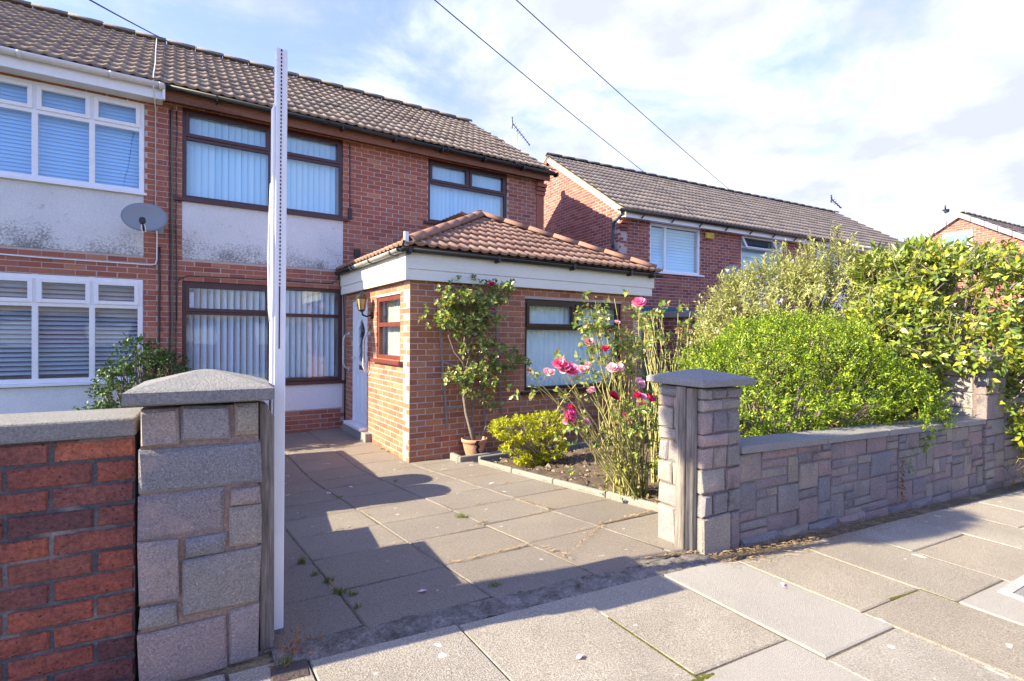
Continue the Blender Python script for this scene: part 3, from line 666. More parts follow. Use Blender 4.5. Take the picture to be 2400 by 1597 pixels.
# ------------------------------------------------------------------ the attached house on the left
T2 = thing('white_framed_house', 'red brick house with white window frames joined on at the left', 'house', (-1.8, 9.0, -1.6))
LX = -3.95
holes = [(LX+.3, -.372, 1.985, 3.27), (LX+.3, -.384, 1.105, 1.985), (LX+.3, -.388, -.66, .775), (LX+.3, -.388, -1.5, -.66)]
wall(T2, FM, LX, -.15, -1.62, 3.42, holes, M_mortar, M_brick, limit=300, zstart=-1.62, phase=.125)
MB().fbox(FM, LX+.3, -.384, 1.105, 1.955, -.2, .004).build('render_panel', M_render, T2, bevel=.006)
MB().fbox(FM, LX+.3, -.388, -1.5, -.70, -.2, .004).build('render_panel', M_render_low, T2, label='clean white render panel under the ground floor window', bevel=.006)
cu = [(-.955, 0), (-1.535, 0), (-2.115, 0), (-2.695, 0)]
window(T2, FM, LX+.31, -.375, 1.99, 3.27, M_upvc, M_glass2, bars_u=[(u, 1.9, 3.3) for u, _ in cu], bars_z=[2.885], sashes=[(-9, 9, 2.9, 3.3)], fw=.062, d=-.01, blind='h', mb_=M_blind_h, tilt=.35, bw=.05, sill=(.03, .06, .035), m_room=M_room)
window(T2, FM, LX+.31, -.390, -.655, .77, M_upvc, M_glass, bars_u=[(u, -.7, .8) for u, _ in cu], bars_z=[.385], sashes=[(-9, 9, .4, .8)], fw=.062, d=-.01, blind='h', mb_=M_blind_hw, tilt=.85, bw=.06, sill=(.03, .06, .035), m_room=M_room)
b = MB(); b.box(LX, -.15, 9.24, 14.2, -1.62, 3.30); b.build('house_body', M_mortar, T2)
MB().box(LX, -.13, 8.76, 8.78, 3.28, 3.47).build('fascia_board', M_upvc, T2)
MB().box(LX, -.16, 8.782, 8.995, 3.285, 3.30).build('soffit', M_gutw, T2)
MB().box(-.158, -.128, 8.70, 8.76, 3.27, 3.47).build('fascia_end', M_upvc, T2)
rf2 = MB().quadbox([(LX, EY+.06, EZ-.02), (-.152, EY+.06, EZ-.02), (-.152, RY, RZ-.055), (LX, RY, RZ-.055), (LX, EY+.06, EZ), (-.152, EY+.06, EZ), (-.152, RY, RZ-.03), (LX, RY, RZ-.03)]).quadbox([(LX, RY, RZ-.055), (-.152, RY, RZ-.055), (-.152, 14.6, 3.5), (LX, 14.6, 3.5), (LX, RY, RZ-.03), (-.152, RY, RZ-.03), (-.152, 14.6, 3.53), (LX, 14.6, 3.53)]).build('roof', M_tile, T2)
tiles(rf2, (-.15-.30*12, EY, EZ), (1, 0, 0), sv, 12, 11, .30, .326, TM, M_tile, limit=300)
ridge_run(rf2, (-.15-3.75, RY, RZ+.005), (-.155, RY, RZ+.005), .45, .115, M_ridge)
gt = MB().prism(half_pipe(.06), (LX, 8.70, 3.472), (-.135, 8.70, 3.47), (0, 1, 0), (0, 0, 1), True).build('gutter', M_gutw, T2)
for x in (-.18, -.72, -1.62, -2.5): MB().prism(half_pipe(.069), (x-.02, 8.70, 3.468), (x+.02, 8.70, 3.468), (0, 1, 0), (0, 0, 1), True).build('gutter_union', M_gutw, gt)

# ------------------------------------------------------------------ brick porch
TP = thing('brick_porch', 'orange brick porch extension with cream cladding and a red tiled hipped roof', 'porch', (4.5, 6.09, -1.58))
PX0, PX1, PY = 2.44, 6.55, 6.09
FP = Frame((0, PY, 0), (1, 0, 0)); FS = Frame((PX0, 0, 0), (0, -1, 0)); FE = Frame((PX1, 0, 0), (0, 1, 0))
wall(TP, FP, PX0, PX1, -1.62, .70, [(4.178, 6.087, -.79, .545)], M_mortar, M_brick_porch, limit=300, zstart=-1.595, phase=.0, thick=.2, name='front_wall')
wall(TP, FS, -8.98, -PY-.003, -1.62, .70, [(-8.635, -7.795, -1.44, .565), (-7.362, -6.415, -.335, .55)], M_mortar, M_brick_porch, limit=300, zstart=-1.595, phase=.085, thick=.19, name='side_wall')
wall(TP, FE, PY, 8.98, -1.62, .70, [], M_mortar, M_brick_porch, limit=0, zstart=-1.595, thick=.2, name='far_wall', bname='brick')
window(TP, FP, 4.178, 6.087, -.785, .54, M_brown_d, M_glass, bars_u=[(5.125, .12, .56)], bars_z=[.125], sashes=[(4.1, 5.12, .13, .6), (5.13, 6.2, .13, .6)], blind='net', mb_=M_net_w, sill=(.07, .05, .05), m_room=M_room)
window(TP, FS, -7.362, -6.415, -.33, .545, M_mahog, M_glass, bars_z=[.155], fw=.06, d=-.02, blind='net', mb_=M_net, sill=(.10, .06, .05), m_room=M_room)
# door in the side wall
dr = MB()
for bx in ((-8.63, -8.57, -1.40, .56), (-7.86, -7.80, -1.40, .56), (-8.57, -7.86, .50, .56)): dr.fbox(FS, bx[0], bx[1], bx[2], bx[3], -.09, -.02)
dr = dr.build('front_door', M_upvc_door, TP, bevel=.004)
def arch(a0, a1, z0, z1, zt): return [(a0, z0), (a1, z0), (a1, z1), ((a0+a1)/2, zt), (a0, z1)]
leaf = MB(); ga = (-8.36, -8.03)
for bx in ((-8.568, -8.42, -1.395, .498), (-7.99, -7.862, -1.395, .498), (-8.42, -7.99, .32, .498), (-8.42, -7.99, -.62, -.42), (-8.42, -7.99, -1.395, -1.22), (-8.225, -8.185, -1.22, -.62)): leaf.fbox(FS, *bx[:4], -.08, -.038)
leaf.fbox(FS, -8.42, -7.99, -1.22, -.62, -.075, -.052); leaf.fbox(FS, -8.42, -8.37, -.42, .32, -.079, -.042); leaf.fbox(FS, -8.04, -7.99, -.42, .32, -.079, -.042)
leaf.prism([(-8.371, .10), (-8.371, .321), (-8.205, .321), (-8.205, .27)], FS(0, 0, -.078), FS(0, 0, -.043), FS.u, (0, 0, 1)); leaf.prism([(-8.039, .10), (-8.205, .27), (-8.205, .321), (-8.039, .321)], FS(0, 0, -.078), FS(0, 0, -.043), FS.u, (0, 0, 1))
leaf.build('door_leaf', M_upvc_door, dr, bevel=.004)
MB().fbox(FS, -8.372, -8.038, -.42, .30, -.066, -.058).build('pane', M_glass, dr, label='pointed arch glass pane of the door')
b = MB()
for k in range(4):
    t0 = -.35+.16*k; b.tube([FS(-8.36, t0, -.056), FS(-8.205, t0+.13, -.056), FS(-8.05, t0, -.056)], .005, 4)
b.build('leaded_glass', M_metal, dr)
MB().fbox(FS, -8.30, -8.06, -.545, -.475, -.05, -.028).build('letterbox', M_brass, dr, bevel=.004)
MB().fbox(FS, -8.55, -8.515, -.46, -.26, -.05, -.028).tube([FS(-8.532, -.36, -.03), FS(-8.532, -.36, .02), FS(-8.42, -.36, .02)], .011, 6).build('handle', M_upvc, dr)
MB().fbox(FS, -8.66, -7.77, -1.45, -1.40, -.1, .12).build('door_sill', M_upvc, dr, bevel=.006)
MB().fbox(FS, -8.80, -7.55, -1.60, -1.452, -.02, .10).build('door_step', M_cap, TP, bevel=.01)
# cladding: two boards a side
for (z0, z1, dd, xe) in ((.823, 1.035, .0, 6.735), (.69, .8225, .012, 6.695)):
    MB().box(2.345+dd, xe, 5.985+dd, 6.02+dd, z0, z1).build('cladding_board', M_clad, TP, bevel=.005)
    MB().box(2.345+dd, 2.38+dd, 6.022+dd, 8.985, z0, z1).build('cladding_board', M_clad, TP, bevel=.005)
    MB().box(xe-.035, xe, 6.022+dd, 8.985, z0, z1).build('cladding_board', M_clad, TP, bevel=.005)
MB().box(2.341, 2.37, 5.981, 6.01, .69, 1.035).build('corner_trim', M_clad, TP)
MB().box(2.385, 6.65, 6.036, 8.98, .701, .72).build('ceiling', M_clad, TP)
# roof
AX, AY, AZ = 4.53, 8.02, 2.085; E0x, E0y, E0z = 2.30, 5.905, 1.085; E1x = 6.76
ps = (AZ-E0z)/(AY-E0y)
b = MB(); b.v = [(E0x, E0y, E0z-.01), (E1x, E0y, E0z-.01), (AX, AY, AZ-.03), (AX, 8.99, AZ-.03), (E0x, 8.99, E0z-.01), (E1x, 8.99, E0z-.01)]
b.f = [(0, 1, 2), (0, 2, 3, 4), (1, 5, 3, 2)]; b.sm = [False]*3
prf = b.build('roof', M_tile_r, TP)
TR = tile_mesh('porch_tile', M_tile_r, .30, .36, 2, .022, .032, .038)
pl_l = (Vector((E0x, E0y, 0)), Vector((-1.0, (AX-E0x)/(AY-E0y), 0)).normalized()); pl_r = (Vector((E1x, E0y, 0)), Vector((1.0, (E1x-AX)/(AY-E0y), 0)).normalized())
tiles(prf, (E0x, E0y-.03, E0z), (1, 0, 0), (0, 1, ps), 15, 8, .30, .30, TR, M_tile_r, planes=[pl_l, pl_r], limit=300)
sl2 = (AZ-E0z)/(AX-E0x)
tiles(prf, (E0x-.03, 9.0, E0z), (0, -1, 0), (1, 0, sl2), 11, 9, .30, .30, TR, M_tile_r, planes=[(pl_l[0], -pl_l[1])], limit=300)
sl3 = (AZ-E0z)/(E1x-AX)
tiles(prf, (E1x+.03, 5.9, E0z), (0, 1, 0), (-1, 0, sl3), 11, 9, .30, .30, TR, M_tile_r, planes=[(pl_r[0], -pl_r[1])], limit=300)
ridge_run(prf, (E0x+.05, E0y+.03, E0z+.045), (AX, AY, AZ+.05), .45, .092, M_ridge_r, 'hip_tile', .9)
ridge_run(prf, (E1x-.05, E0y+.03, E0z+.045), (AX, AY, AZ+.05), .45, .092, M_ridge_r, 'hip_tile', .9)
ridge_run(prf, (AX, AY-.02, AZ+.055), (AX, 8.99, AZ+.055), .45, .11, M_ridge_r, 'ridge_tile', .9)
MB().box(E0x-.0, E0x+.05, E0y-.0, E0y+.04, E0z+.0, E0z+.17).build('hip_iron', M_upvc, prf)
gt = MB().prism(half_pipe(.05), (2.30, 5.93, 1.065), (6.84, 5.93, 1.05), (0, 1, 0), (0, 0, 1), True).build('gutter', M_black, TP)
for x in (2.36, 3.62, 4.92, 6.1, 6.62): MB().box(x-.018, x+.018, 5.90, 5.985, .985, 1.045).box(x-.02, x+.02, 5.875, 5.882, 1.0, 1.07).build('gutter_bracket', M_black, gt)
MB().prism(half_pipe(.058), (6.55, 5.93, 1.05), (6.66, 5.93, 1.05), (0, 1, 0), (0, 0, 1), True).build('gutter_union', M_black, gt)
g2 = MB().prism(half_pipe(.05), (2.285, 6.0, 1.06), (2.285, 8.1, 1.06), (-1, 0, 0), (0, 0, 1), True).build('gutter', M_gut_grey, TP, label='worn bare grey gutter along the side of the porch')
MB().prism(half_pipe(.05), (2.285, 8.1, 1.06), (2.285, 8.95, 1.06), (-1, 0, 0), (0, 0, 1), True).build('gutter', M_black, TP)
for y in (6.25, 7.1, 7.95): MB().prism(half_pipe(.058), (2.285, y, 1.058), (2.285, y+.035, 1.058), (-1, 0, 0), (0, 0, 1), True).build('gutter_union', M_black, g2)
MB().prism(half_pipe(.056), (2.25, 5.93, 1.062), (2.285, 6.02, 1.062), (-1, 0, 0), (0, 0, 1), True).prism(half_pipe(.056), (2.25, 5.93, 1.062), (2.40, 5.93, 1.062), (0, 1, 0), (0, 0, 1), True).build('gutter_corner', M_black, gt)

# ------------------------------------------------------------------ neighbouring houses on the right
NU = Vector((.9962, -.0872, 0)); NV = Vector((.0872, .9962, 0)); NO = Vector((8.69, 8.79, 0))
FN = Frame(NO, NU); FG = Frame(NO, -NV)          # front and gable
T3 = thing('neighbour_house', 'terrace of brick houses with white frames beyond the porch and shrubs', 'house', NO+NU*7+Vector((0, 0, -2)))
wins = [(.95, 2.67, 1.61, 2.79), (4.22, 6.0, 1.72, 2.79), (7.6, 9.40, 1.72, 2.79), (11.09, 12.4, 1.8, 2.78)]
wall(T3, FN, 0, 13.9, -2.1, 2.86, [*wins, (4.22, 6.0, .7, 1.72), (7.6, 9.4, .7, 1.72)], M_mortar, M_brick_far, limit=300, skip=lambda a, z: z < -1.2, phase=.02, zstart=-1.25)
GT = lambda a: 2.92+(5.10-2.92)*(1-abs(a+3.1)/3.1)
wall(T3, FG, -6.2, 0, -2.1, 2.86, [], M_mortar, M_brick_far, limit=300, skip=lambda a, z: z < .5, top=GT, zstart=.5, phase=.1, name='gable_wall', rowphase=.5)
for (a0, a1) in ((4.22, 6.0), (7.6, 9.4)): MB().fbox(FN, a0, a1, .7, 1.70, -.2, .02).build('render_panel', M_render_low, T3)
KW = dict(mf=M_upvc, mg=M_glass2, mb_=mat('sky_tinted_aqua_slat', [(.46, .74, .84), (.52, .79, .88)], rough=.7), m_room=M_room)  # aqua slat colour carries the sky reflection of these upper windows
window(T3, FN, *wins[0], bars_u=[(1.475, 1.5, 2.9)], blind='h', tilt=.35, bw=.075, sill=(.10, .05, .04), fw=.06, **KW)
w2 = window(T3, FN, *wins[1], bars_u=[(5.56, 1.7, 2.9)], bars_z=[2.50], blind='h', tilt=.35, bw=.12, sill=(.10, .05, .04), fw=.06, **KW)
b = MB()   # top light standing open
hz = Vector((0, 0, 0)); tl = [FN(4.26, 2.76, .0), FN(5.54, 2.76, .0), FN(5.54, 2.45, .16), FN(4.26, 2.45, .16)]
for i in range(4): b.tube([tl[i], tl[(i+1) % 4]], .032, 4, smooth=False)
sa = b.build('open_sash', M_upvc, w2)
q = MB(); q.v = [tuple(p) for p in tl]; q.f = [(0, 1, 2, 3)]; q.sm = [False]; q.build('pane', glass_mat('dark_glass', (.25, .3, .33)), w2)
window(T3, FN, *wins[2], bars_u=[(8.5, 1.7, 2.9)], bars_z=[2.45], blind='h', tilt=.35, bw=.14, sill=(.10, .05, .04), fw=.06, **KW)
window(T3, FN, *wins[3], bars_u=[(11.6, 1.7, 2.9)], sill=(.10, .05, .04), fw=.06, blind='h', tilt=.35, bw=.16, **KW)
def nb(a, d, z): return NO+NU*a-NV*d+Vector((0, 0, z))   # d: towards the street
b = MB(); b.quadbox([nb(.2, -.25, -2.1), nb(13.8, -.25, -2.1), nb(13.8, -6.1, -2.1), nb(.2, -6.1, -2.1), nb(.2, -.25, 2.75), nb(13.8, -.25, 2.75), nb(13.8, -6.1, 2.75), nb(.2, -6.1, 2.75)])
b.prism([(0, 2.86), (6.2, 2.86), (3.1, 5.05)], nb(13.65, 0, 0), nb(13.85, 0, 0), NV, (0, 0, 1)); b.build('house_body', M_brick_far, T3)
b = MB(); b.quadbox([nb(.02, .20, 2.78), nb(9.0, .20, 2.78), nb(9.0, .17, 2.78), nb(.02, .17, 2.78), nb(.02, .20, 2.94), nb(9.0, .20, 2.94), nb(9.0, .17, 2.94), nb(.02, .17, 2.94)]); b.build('fascia_board', M_upvc, T3)
b = MB(); b.quadbox([nb(9.0, .20, 2.80), nb(13.9, .20, 2.80), nb(13.9, .17, 2.80), nb(9.0, .17, 2.80), nb(9.0, .20, 2.94), nb(13.9, .20, 2.94), nb(13.9, .17, 2.94), nb(9.0, .17, 2.94)]); b.build('fascia_board', M_gutw, T3)
b = MB(); b.quadbox([nb(.02, .17, 2.80), nb(13.9, .17, 2.80), nb(13.9, .0, 2.80), nb(.02, .0, 2.80), nb(.02, .17, 2.815), nb(13.9, .17, 2.815), nb(13.9, .0, 2.815), nb(.02, .0, 2.815)]); b.build('soffit', M_upvc, T3)
ns = (5.17-2.94)/3.38; NS = (NV+Vector((0, 0, ns))).normalized()
e0 = nb(-.08, .27, 2.93); r0 = nb(-.08, -3.1, 5.165); e1 = nb(14.0, .27, 2.93); r1 = nb(14.0, -3.1, 5.165)
dn = Vector((0, 0, -.02))
b = MB().quadbox([e0+dn, e1+dn, r1+dn, r0+dn, e0, e1, r1, r0]); bk0 = nb(-.08, -6.45, 2.9); bk1 = nb(14.0, -6.45, 2.9); b.quadbox([r0+dn, r1+dn, bk1+dn, bk0+dn, r0, r1, bk1, bk0]); nrf = b.build('roof', M_tile_g, T3)
TG = tile_mesh('neighbour_tile', M_tile_g, .30, .42, 2, .022, .042, .048, 4)
tiles(nrf, e0-NU*.03+Vector((0, 0, .01)), NU, NS, 47, 12, .30, .338, TG, M_tile_g, limit=300)
ridge_run(nrf, r0+Vector((0, 0, .02)), r1+Vector((0, 0, .02)), .45, .105, mat('dark_ridge', [(.12, .115, .11), (.16, .15, .14)], rough=.9, grain=30, grain_amt=.3), 'ridge_tile')
MB().prism([(-.02, -.14), (.02, -.14), (.02, .0), (-.02, .0)], nb(-.06, .12, 3.0), nb(-.06, -3.08, 5.11), NU, (0, 0, 1)).build('verge_board', mat('cream_verge', [(.62, .56, .44)], rough=.8, grain=20, grain_amt=.15), T3)
MB().prism([(-.02, -.14), (.02, -.14), (.02, .0), (-.02, .0)], nb(-.06, -3.10, 5.11), nb(-.06, -6.3, 2.98), NU, (0, 0, 1)).build('verge_board', M_fascia_wood, T3)
gt = MB().prism(half_pipe(.06), nb(-.25, .27, 2.93), nb(8.7, .27, 2.93), NV, (0, 0, 1), True).build('gutter', M_black, T3)
MB().prism(half_pipe(.06), nb(8.7, .27, 2.93), nb(13.95, .27, 2.93), NV, (0, 0, 1), True).build('gutter', M_gutw, T3)
for a in np.arange(.5, 8.6, .95): MB().tube([nb(a, .20, 2.80), nb(a, .30, 2.87)], .02, 4).build('gutter_bracket', M_black, gt)
dp = MB().tube([nb(-.12, .27, 2.88), nb(-.14, .2, 2.78), nb(-.13, -.05, 2.66), nb(-.13, -.08, 2.5), nb(-.13, -.08, -2.0)], .036, 8).build('downpipe', mat('navy_pipe', [(.03, .05, .08)], rough=.4, spec=.5), T3)
for z in (2.1, .9): MB().tube([nb(-.13, -.08, z), nb(-.13, -.08, z+.06)], .046, 8).build('pipe_clip', M_black, dp)
for i, (z, w_) in enumerate(((2.72, .10), (2.64, .07), (2.56, .04))): MB().quadbox([nb(.0, w_, z-.06), nb(.23, w_, z-.06), nb(.23, 0, z-.06), nb(.0, 0, z-.06), nb(.0, w_, z), nb(.23, w_, z), nb(.23, 0, z), nb(.0, 0, z)]).build('corbel_brick', M_brick_far, T3)
# third house, gable towards us
T4 = thing('far_house', 'brick gable end with grey capped verge at the far right edge', 'house', NO+NU*16+Vector((0, 0, -2.3)))
FG2 = Frame(NO+NU*16, -NV)      # a = -m
T4top = lambda a: 2.55+(4.58-2.55)*(1-abs(a-.26)/3.3)
wall(T4, FG2, -3.04, 3.56, -2.3, 2.55, [], M_mortar, M_brick_far, limit=300, skip=lambda a, z: z < -.6, top=T4top, zstart=-.6, name='gable_wall', course=.085, blen=.225)
wf = MB(); wf.fbox(FG2, -.26, .66, 3.05, 4.03, 0, .04); wf = wf.build('window', mat('white_surround', [(.80, .80, .78)], rough=.7), T4)
for a0, a1 in ((-.18, .12), (.22, .52)): MB().fbox(FG2, a0, a1, 3.4, 3.92, .035, .052).build('pane', mat('dim_pane', [(.16, .22, .28)], rough=.1, spec=.6), wf)
M_vcap = mat('grey_dry_verge', [(.24, .25, .28), (.29, .30, .33)], rough=.6)
o2 = NO+NU*16
def n3(m, l, z): return o2+NV*m+NU*l+Vector((0, 0, z))
for sgn in (1, -1):
    for i in range(9):
        t0, t1 = i/9, (i+1)/9-.006
        m0, m1 = -.26+sgn*3.45*t0, -.26+sgn*3.45*t1; z0, z1 = 4.72-2.17*t0, 4.72-2.17*t1
        MB().quadbox([n3(m0, -.12, z0-.16), n3(m0, .16, z0-.16), n3(m1, .16, z1-.16), n3(m1, -.12, z1-.16), n3(m0, -.12, z0+.03), n3(m0, .16, z0+.03), n3(m1, .16, z1+.03), n3(m1, -.12, z1+.03)]).build('verge_cap', M_vcap, T4)
b = MB().quadbox([n3(-3.8, .1, 2.45), n3(-3.8, 9, 2.45), n3(-.26, 9, 4.65), n3(-.26, .1, 4.65), n3(-3.8, .1, 2.5), n3(-3.8, 9, 2.5), n3(-.26, 9, 4.7), n3(-.26, .1, 4.7)]).quadbox([n3(-.26, .1, 4.65), n3(-.26, 9, 4.65), n3(3.3, 9, 2.45), n3(3.3, .1, 2.45), n3(-.26, .1, 4.7), n3(-.26, 9, 4.7), n3(3.3, 9, 2.5), n3(3.3, .1, 2.5)])
f_rf = b.build('roof', M_tile_g, T4)
tiles(f_rf, n3(-3.8, .16, 2.52), NU, (NV+Vector((0, 0, .624))).normalized(), 26, 12, .30, .34, TG, M_tile_g, limit=0)
ridge_run(f_rf, n3(-.26, .16, 4.74), n3(-.26, 9, 4.74), .45, .12, M_ridge)
b = MB(); b.quadbox([n3(-3.5, .22, -2.3), n3(-3.5, 9, -2.3), n3(3.0, 9, -2.3), n3(3.0, .22, -2.3), n3(-3.5, .22, 2.5), n3(-3.5, 9, 2.5), n3(3.0, 9, 2.5), n3(3.0, .22, 2.5)]); b.build('house_body', M_brick_far, T4)
# unseen bungalows added across the road so the ground-floor windows mirror something
TO = thing('added_bungalows', 'low brick bungalows added across the road for the windows to mirror', 'house', (2, -17, -1.6))
b = MB(); b.box(-22, 30, -24, -17, -1.7, .9); b.build('wall', M_brick_far, TO)
b = MB(); b.prism([(0, .9), (7.4, .9), (3.7, 2.6)], (-22, -24.2, 0), (30, -24.2, 0), (0, 1, 0), (0, 0, 1)); b.build('roof', M_tile_g, TO)
for x in np.arange(-20, 28, 4.0):
    for z in (-.6,): MB().box(x, x+2.0, -17.0, -16.96, z, z+1.2).build('window', M_upvc, TO)
# ------------------------------------------------------------------ street boundary
BU = Vector((1, -.078, 0)).normalized()
BV = Vector((.078, 1, 0)).normalized()
def ashlar(parent, fr, a0, a1, z0, z1, m, mj=None, rowh=.066, colw=.052, wmin=2, wmax=7, hmax=3, joint=.012, depth=.08, rough=.006, limit=300, name='stone', seed=1, big=.3):
    rg = random.Random(seed); nr = max(1, round((z1-z0)/rowh)); nc = max(1, round((a1-a0)/colw)); rh = (z1-z0)/nr; cw = (a1-a0)/nc
    occ = [[0]*nc for _ in range(nr)]; items = []
    for r in range(nr):
        c = 0
        while c < nc:
            if occ[r][c]: c += 1; continue
            free = 1
            while c+free < nc and not occ[r][c+free]: free += 1
            h = rg.choices([1, 2, 3, 4][:hmax], [.52, .36, big, .06][:hmax])[0]; w = min(free, rg.randint(wmin, wmax) if h < 3 else rg.randint(max(3, wmin), max(4, wmax-1)))
            if 0 < free-w < wmin: w = free
            while h > 1 and (r+h > nr or any(occ[r+i][c+j] for i in range(h) for j in range(w))): h -= 1
            for i in range(h):
                for j in range(w): occ[r+i][c+j] = 1
            x0, x1 = a0+c*cw, a0+(c+w)*cw; y0, y1 = z0+r*rh, z0+(r+h)*rh
            me = piece_mesh(x1-x0-joint*rg.uniform(.6, 1.2), y1-y0-joint*rg.uniform(.6, 1.2), depth, .006, m, rough, rg.randrange(6))
            ac, zc = (x0+x1)/2, (y0+y1)/2
            items.append((screen_area(fr(ac, zc), fr.n, (x1-x0)*(y1-y0)), me, fr.mw(ac, zc, rg.uniform(-.006, .008)))); c += w
    scatter_pieces(items, name, m, parent, limit)
def pier_cap(parent, c, w, z, th=.055, rise=.085, m=M_cap, rot=-.078, ch=.012):
    ca, sa = math.cos(rot), math.sin(rot); V = []
    def P(x, y, zz): return (c[0]+x*ca-y*sa, c[1]+x*sa+y*ca, zz)
    h = w/2
    for k, zz in ((h-ch, z), (h, z+ch*.5), (h, z+th-ch*.6), (h-ch, z+th)):
        for sx, sy in ((-1, -1), (1, -1), (1, 1), (-1, 1)): V.append(P(sx*k, sy*k, zz))
    n = 5     # slightly rounded, uneven pyramid
    F = [(3, 2, 1, 0)]
    for r in range(3):
        for i in range(4): F.append((r*4+i, r*4+(i+1) % 4, r*4+4+(i+1) % 4, r*4+4+i))
    b0 = len(V)
    for i in range(4):
        sx, sy = ((-1, -1), (1, -1), (1, 1), (-1, 1))[i]; V.append(P(sx*.035, sy*.035, z+th+rise-.006))
    V.append(P(0, 0, z+th+rise))
    for i in range(4): F.append((12+i, 12+(i+1) % 4, b0+(i+1) % 4, b0+i)); F.append((b0+i, b0+(i+1) % 4, b0+4))
    mb = MB(); mb.v = V; mb.f = F; mb.sm = [False]*len(F); return mb.build('cap', m, parent)

# left brick wall
FL = Frame((-.104, 2.168, 0), BU)
T = thing('brick_wall', 'low orange brick wall with dark mortar joints and flat concrete coping', 'wall', (-1.2, 2.3, -1.25))
wall(T, FL, -3.15, -.012, -1.32, -.345, [], M_mortar_dark, M_brick_gar, thick=.2, limit=300, zstart=-.345-13*.075, joint=.013, blen=.212, recess=.007, chamfer=.004, rough=.0028, name='wall_core', phase=0)
for a0, a1 in ((-3.2, -1.9), (-1.895, -.98), (-.975, -.006)): MB().quadbox([FL(a0, -.343, .015), FL(a1, -.343, .015), FL(a1, -.343, -.235), FL(a0, -.343, -.235), FL(a0, -.282, .012), FL(a1, -.282, .012), FL(a1, -.276, -.235), FL(a0, -.276, -.235)]).build('coping_stone', M_coping, T, bevel=.007)
MB().fbox(FL, -.16, -.012, -.358, -.345, -.05, -.001).build('mortar_bed', M_stone_joint2, T)

# left gate pier: the big stones of the photograph, one by one
LP = Frame((-.104, 2.112, 0), BU)
T = thing('gate_pier', 'tall pale stone gate pier beside the white post, left of the drive', 'gate pier', (.08, 2.3, -1.2))
b = MB(); b.fbox(LP, .006, .359, -1.25, -.252, -.35, -.007); b.build('pier_core', M_stone_joint, T)
ST = [(.004, .112, -.252, -.376), (.120, .268, -.250, -.372), (.278, .363, -.250, -.358), (-.004, .368, -.386, -.535), (.0, .252, -.545, -.690), (.266, .366, -.548, -.612), (.266, .366, -.620, -.762),
      (.128, .255, -.700, -.770), (0, .117, -.698, -.905), (.126, .366, -.778, -.975), (.0, .114, -.915, -.990), (.0, .258, -1.0, -1.22), (.266, .366, -.985, -1.18)]
for i, (a0, a1, zt, zb) in enumerate(ST):
    me = piece_mesh(a1-a0-.001, zt-zb-.001, .11, .010, M_stone, .0055, 30+i)
    link('stone', me, T, LP.mw((a0+a1)/2, (zt+zb)/2, random.uniform(.004, .012)))
LPs = Frame(Vector((-.104, 2.112, 0))+BV*.365, -BV)     # left face
ashlar(T, LPs, .0, .252, -1.2, -.252, M_stone, rowh=.1, colw=.06, depth=.09, seed=5)
LPr = Frame(Vector((-.104, 2.112, 0))+BU*.366, BV); ashlar(T, LPr, .112, .365, -1.2, -.252, M_stone, rowh=.1, colw=.06, depth=.09, seed=6)
pier_cap(T, (.095, 2.275), .447, -.237, .052, .055)
T = thing('gate_post', 'dark weathered timber gate post fixed to the tall left pier', 'post', (.29, 2.16, -1.2))
MB().quadbox([(.266, 2.125, -1.185), (.312, 2.121, -1.185), (.314, 2.235, -1.185), (.268, 2.238, -1.185), (.262, 2.125, -.255), (.292, 2.121, -.262), (.294, 2.235, -.262), (.264, 2.238, -.255)]).quadbox([(.292, 2.124, -1.16), (.315, 2.122, -1.16), (.316, 2.23, -1.16), (.293, 2.232, -1.16), (.291, 2.124, -.275), (.313, 2.122, -.31), (.314, 2.23, -.31), (.292, 2.232, -.275)]).build('plank', M_weath, T, bevel=.004)

# right gate pier and low stone wall
PR = Frame((2.56, 1.90, 0), BU); PRs = Frame(Vector((2.56, 1.90, 0))+BV*.36, -BV)
T = thing('gate_pier', 'grey stone gate pier at the right of the drive beside the rose bush', 'gate pier', (2.74, 2.06, -1.28))
b = MB(); b.fbox(PR, .014, .316, -1.34, -.30, -.348, -.014); b.build('pier_core', M_stone_joint2, T)
rg = random.Random(11)
rows = [(-.300, -.362, (.085, .205)), (-.366, -.432, (.165,)), (-.436, -.562, (.09, .21)), (-.567, -.640, (.215,)), (-.645, -.770, (.095, .215)), (-.775, -.912, (.20,)), (-.917, -1.045, (.09, .22)), (-1.05, -1.29, (.24,))]
for i, (zt, zb, cs) in enumerate(rows):
    e = [0, *cs, .33]
    for j in range(len(e)-1):
        me = piece_mesh(e[j+1]-e[j]-.009, zt-zb-.007, .10 if i % 2 else .14, .008, M_stone_dk if j else M_stone, .006, 60+i*4+j); link('stone', me, T, PR.mw((e[j]+e[j+1])/2, (zt+zb)/2, rg.uniform(-.004, .006)))
    dd = .10 if i % 2 else .14; L = .36-dd; cut_ = rg.uniform(.35, .6)*L; es = [0, cut_, L] if i % 3 else [0, L]
    for j in range(len(es)-1):
        me = piece_mesh(es[j+1]-es[j]-.009, zt-zb-.007, .08, .008, M_stone, .006, 99+i*4+j); link('stone', me, T, PRs.mw((es[j]+es[j+1])/2, (zt+zb)/2, rg.uniform(-.003, .005)))
pier_cap(T, (2.738, 2.062), .455, -.285, .045, .05)
T = thing('gate_post', 'pale split timber gate post against the right stone pier', 'post', (2.52, 2.0, -1.28))
MB().fbox(PRs, .190, .262, -1.27, -.292, .0, .045).build('plank', M_weath, T, bevel=.006)
MB().fbox(PRs, .264, .318, -1.275, -.296, .0, .036).build('plank', M_weath, T, bevel=.006)
MB().fbox(PRs, .176, .189, -.84, -.45, .0, .022).build('batten', mat('old_red_paint', [(.20, .09, .08)], rough=.9, grain=30, grain_amt=.4), T)
